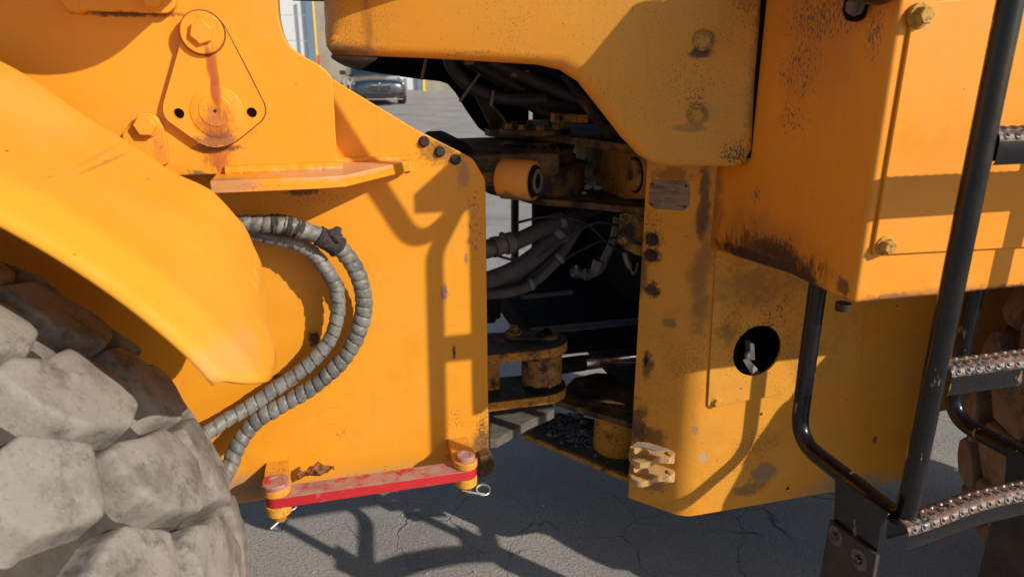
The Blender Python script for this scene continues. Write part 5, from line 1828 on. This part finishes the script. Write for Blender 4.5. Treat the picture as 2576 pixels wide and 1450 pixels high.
# parked car
cp = far(948, 257, 25.0)
cz = ground_z(cp.y)
CAR = tag(empty('car', (cp.x, cp.y, cz)), 'dark grey sedan parked nose-on in the sunny yard', 'car')
cs = Sh('car_paint', (0.10, 0.115, 0.14), 0.25, 0.8, 0.6, True)
cs.b.inputs['Coat Weight'].default_value = 1.0
cs.b.inputs['Coat Roughness'].default_value = 0.04
M_CAR = cs.done()
M_GLASS = plain('car_glass', (0.02, 0.03, 0.05), 0.05, 0.0, 0.1)
M_PLASTIC = plain('car_black_trim', (0.010, 0.010, 0.011), 0.4)
M_LAMP = plain('car_lamp', (0.75, 0.77, 0.80), 0.08, 0.7, 0.1)
M_TYREC = plain('car_tyre', (0.02, 0.02, 0.02), 0.8)
M_RIM = plain('car_rim', (0.5, 0.5, 0.52), 0.25, 0.9)
CYAW = R(-15.0 - 180 + 17)
cm = Matrix.Translation(Vector((cp.x, cp.y, cz))) @ Matrix.Rotation(math.atan2(-HD.x, HD.y) * -1 + 0.0, 4, 'Z')
# local frame: x = car's right-to-left across, y = backwards from the nose, z up
nose = (-HD * math.cos(R(17)) + SD * math.sin(R(17))).normalized()
sidev = Vector((-nose.y, nose.x, 0))


def cl(x, y, z):
    return Vector((cp.x, cp.y, cz)) + sidev * x - nose * (y - 0.5) + Vector((0, 0, z))


secs = [  # y, half width, z points of a section: sill, belt, top shape
    (-0.50, 0.62, 0.32, 0.60, 0.66), (-0.42, 0.82, 0.24, 0.66, 0.76), (-0.20, 0.92, 0.20, 0.70, 0.82), (0.40, 0.94, 0.20, 0.78, 0.92), (0.95, 0.95, 0.20, 0.84, 0.98),
    (3.9, 0.94, 0.20, 0.90, 1.02), (4.3, 0.90, 0.25, 0.88, 1.00), (4.45, 0.75, 0.35, 0.80, 0.90)]
vs, fs = [], []
for y, hw, z0, zm, zt_ in secs:
    row = [(-hw * 0.92, z0), (-hw, z0 + 0.12), (-hw, zm - 0.08), (-hw * 0.95, zm), (-hw * 0.80, zt_ - 0.02), (-hw * 0.4, zt_ + 0.02), (0, zt_ + 0.03), (hw * 0.4, zt_ + 0.02), (hw * 0.80, zt_ - 0.02), (hw * 0.95, zm), (hw, zm - 0.08), (hw, z0 + 0.12), (hw * 0.92, z0)]
    vs += [cl(x, y, z) for x, z in row]
m = 13
for i in range(len(secs) - 1):
    for k in range(m):
        fs.append((i * m + k, i * m + (k + 1) % m, (i + 1) * m + (k + 1) % m, (i + 1) * m + k))
fs += [list(range(m)), list(range((len(secs) - 1) * m, len(secs) * m))[::-1]]
carb = MB().add(vs, fs).build('body', M_CAR, CAR, angle=40)
bm = bmesh.new(); bm.from_mesh(carb.data); bmesh.ops.recalc_face_normals(bm, faces=bm.faces[:]); bm.to_mesh(carb.data); bm.free()
carb.modifiers.new('round', 'SUBSURF').render_levels = 2
# greenhouse
gh = [(0.95, 0.78, 0.98), (1.75, 0.64, 1.42), (2.5, 0.62, 1.47), (3.2, 0.62, 1.40), (3.95, 0.74, 1.02)]
vs, fs = [], []
for y, hw, z in gh:
    base = 0.94
    vs += [cl(-0.82, y, base), cl(-hw, y, z - 0.03), cl(-hw * 0.6, y, z), cl(hw * 0.6, y, z), cl(hw, y, z - 0.03), cl(0.82, y, base)]
for i in range(4):
    for k in range(5):
        fs.append((i * 6 + k, i * 6 + k + 1, (i + 1) * 6 + k + 1, (i + 1) * 6 + k))
fs += [(0, 1, 2, 3, 4, 5), (29, 28, 27, 26, 25, 24)]
MB().add(vs, fs).build('windows', M_GLASS, CAR, angle=30)
MB().add([cl(-0.62, 1.72, 1.425), cl(0.62, 1.72, 1.425), cl(0.60, 2.5, 1.485), cl(-0.60, 2.5, 1.485), cl(-0.60, 3.2, 1.415), cl(0.60, 3.2, 1.415)], [(0, 1, 2, 3), (3, 2, 5, 4)]).build('roof', M_CAR, CAR).modifiers.new('thickness', 'SOLIDIFY').thickness = 0.03


def face_poly(name, pts, y, mat, th=0.03, parent=CAR):
    a = [cl(x, y, z) for x, z in pts]
    return MB().prism(a, -nose * -1 * th).build(name, mat, parent, bevel=0.004)


for s in (1, -1):
    face_poly('grille', [(s * 0.03, 0.62), (s * 0.30, 0.64), (s * 0.36, 0.54), (s * 0.28, 0.44), (s * 0.04, 0.43)], -0.46, M_PLASTIC, 0.06)
    for k in range(5):
        face_poly('grille_bar', [(s * (0.06 + k * 0.055), 0.61), (s * (0.075 + k * 0.055), 0.61), (s * (0.075 + k * 0.055), 0.46), (s * (0.06 + k * 0.055), 0.46)], -0.525, M_STEEL, 0.01)
    face_poly('grille_rim', [(s * 0.03, 0.645), (s * 0.31, 0.66), (s * 0.31, 0.64), (s * 0.03, 0.625)], -0.53, M_LAMP, 0.02)
    lp_ = [cl(s * 0.44, -0.40, 0.60), cl(s * 0.80, -0.30, 0.63), cl(s * 0.84, -0.26, 0.71), cl(s * 0.46, -0.41, 0.67)]
    MB().prism(lp_, nose * 0.05).build('headlight', M_LAMP, CAR, bevel=0.006)
    face_poly('side_intake', [(s * 0.60, 0.44), (s * 0.82, 0.40), (s * 0.80, 0.30), (s * 0.62, 0.30)], -0.40, M_PLASTIC, 0.06)
    mr = MB()
    mr.box((-0.10, -0.06, -0.07), (0.10, 0.06, 0.07))
    for i, v in enumerate(mr.v):
        mr.v[i] = cl(s * 1.02 + v.x, 1.35 + v.y, 1.02 + v.z)
    mr.build('mirror', M_PLASTIC, CAR, bevel=0.03, seg=3)
    for yy in (0.42, 3.45):
        c0, c1 = cl(s * 0.72, yy, 0.33), cl(s * 0.955, yy, 0.33)
        w = MB().lathe(c0, (c1 - c0), [(0, 0.31), (0.03, 0.33), ((c1 - c0).length - 0.03, 0.33), ((c1 - c0).length, 0.31), ((c1 - c0).length + 0.002, 0.22)], 28).build('wheel', M_TYREC, CAR)
        MB().lathe(c1 - (c1 - c0).normalized() * 0.01, (c1 - c0), [(0, 0.215), (0.018, 0.21), (0.012, 0.06), (0.02, 0.05)], 20).build('rim', M_RIM, w)
face_poly('lower_intake', [(-0.52, 0.36), (0.52, 0.36), (0.46, 0.24), (-0.46, 0.24)], -0.47, M_PLASTIC, 0.06)
face_poly('chin_strip', [(-0.74, 0.215), (0.74, 0.215), (0.72, 0.19), (-0.72, 0.19)], -0.47, M_LAMP, 0.05)
# round badge: dark ring, blue and white quarters
bc_ = cl(0, -0.475, 0.685)
bn = (nose + Vector((0, 0, 0.5))).normalized()
bd = MB().lathe(bc_, bn, [(0, 0.042), (0.012, 0.042), (0.014, 0.038)], 24).build('badge', M_PLASTIC, CAR)
uu = sidev
ww = bn.cross(uu).normalized()
M_BLUE = plain('badge_blue', (0.05, 0.22, 0.62), 0.3)
for qd in range(4):
    pts = [bc_ + bn * 0.0145]
    for k in range(5):
        a = qd * math.pi / 2 + k * math.pi / 8
        pts.append(bc_ + bn * 0.0145 + uu * (0.028 * math.cos(a)) + ww * (0.028 * math.sin(a)))
    MB().prism(pts, bn * 0.002).build('badge_quarter', M_BLUE if qd % 2 else M_DOORW, bd, smooth=False)
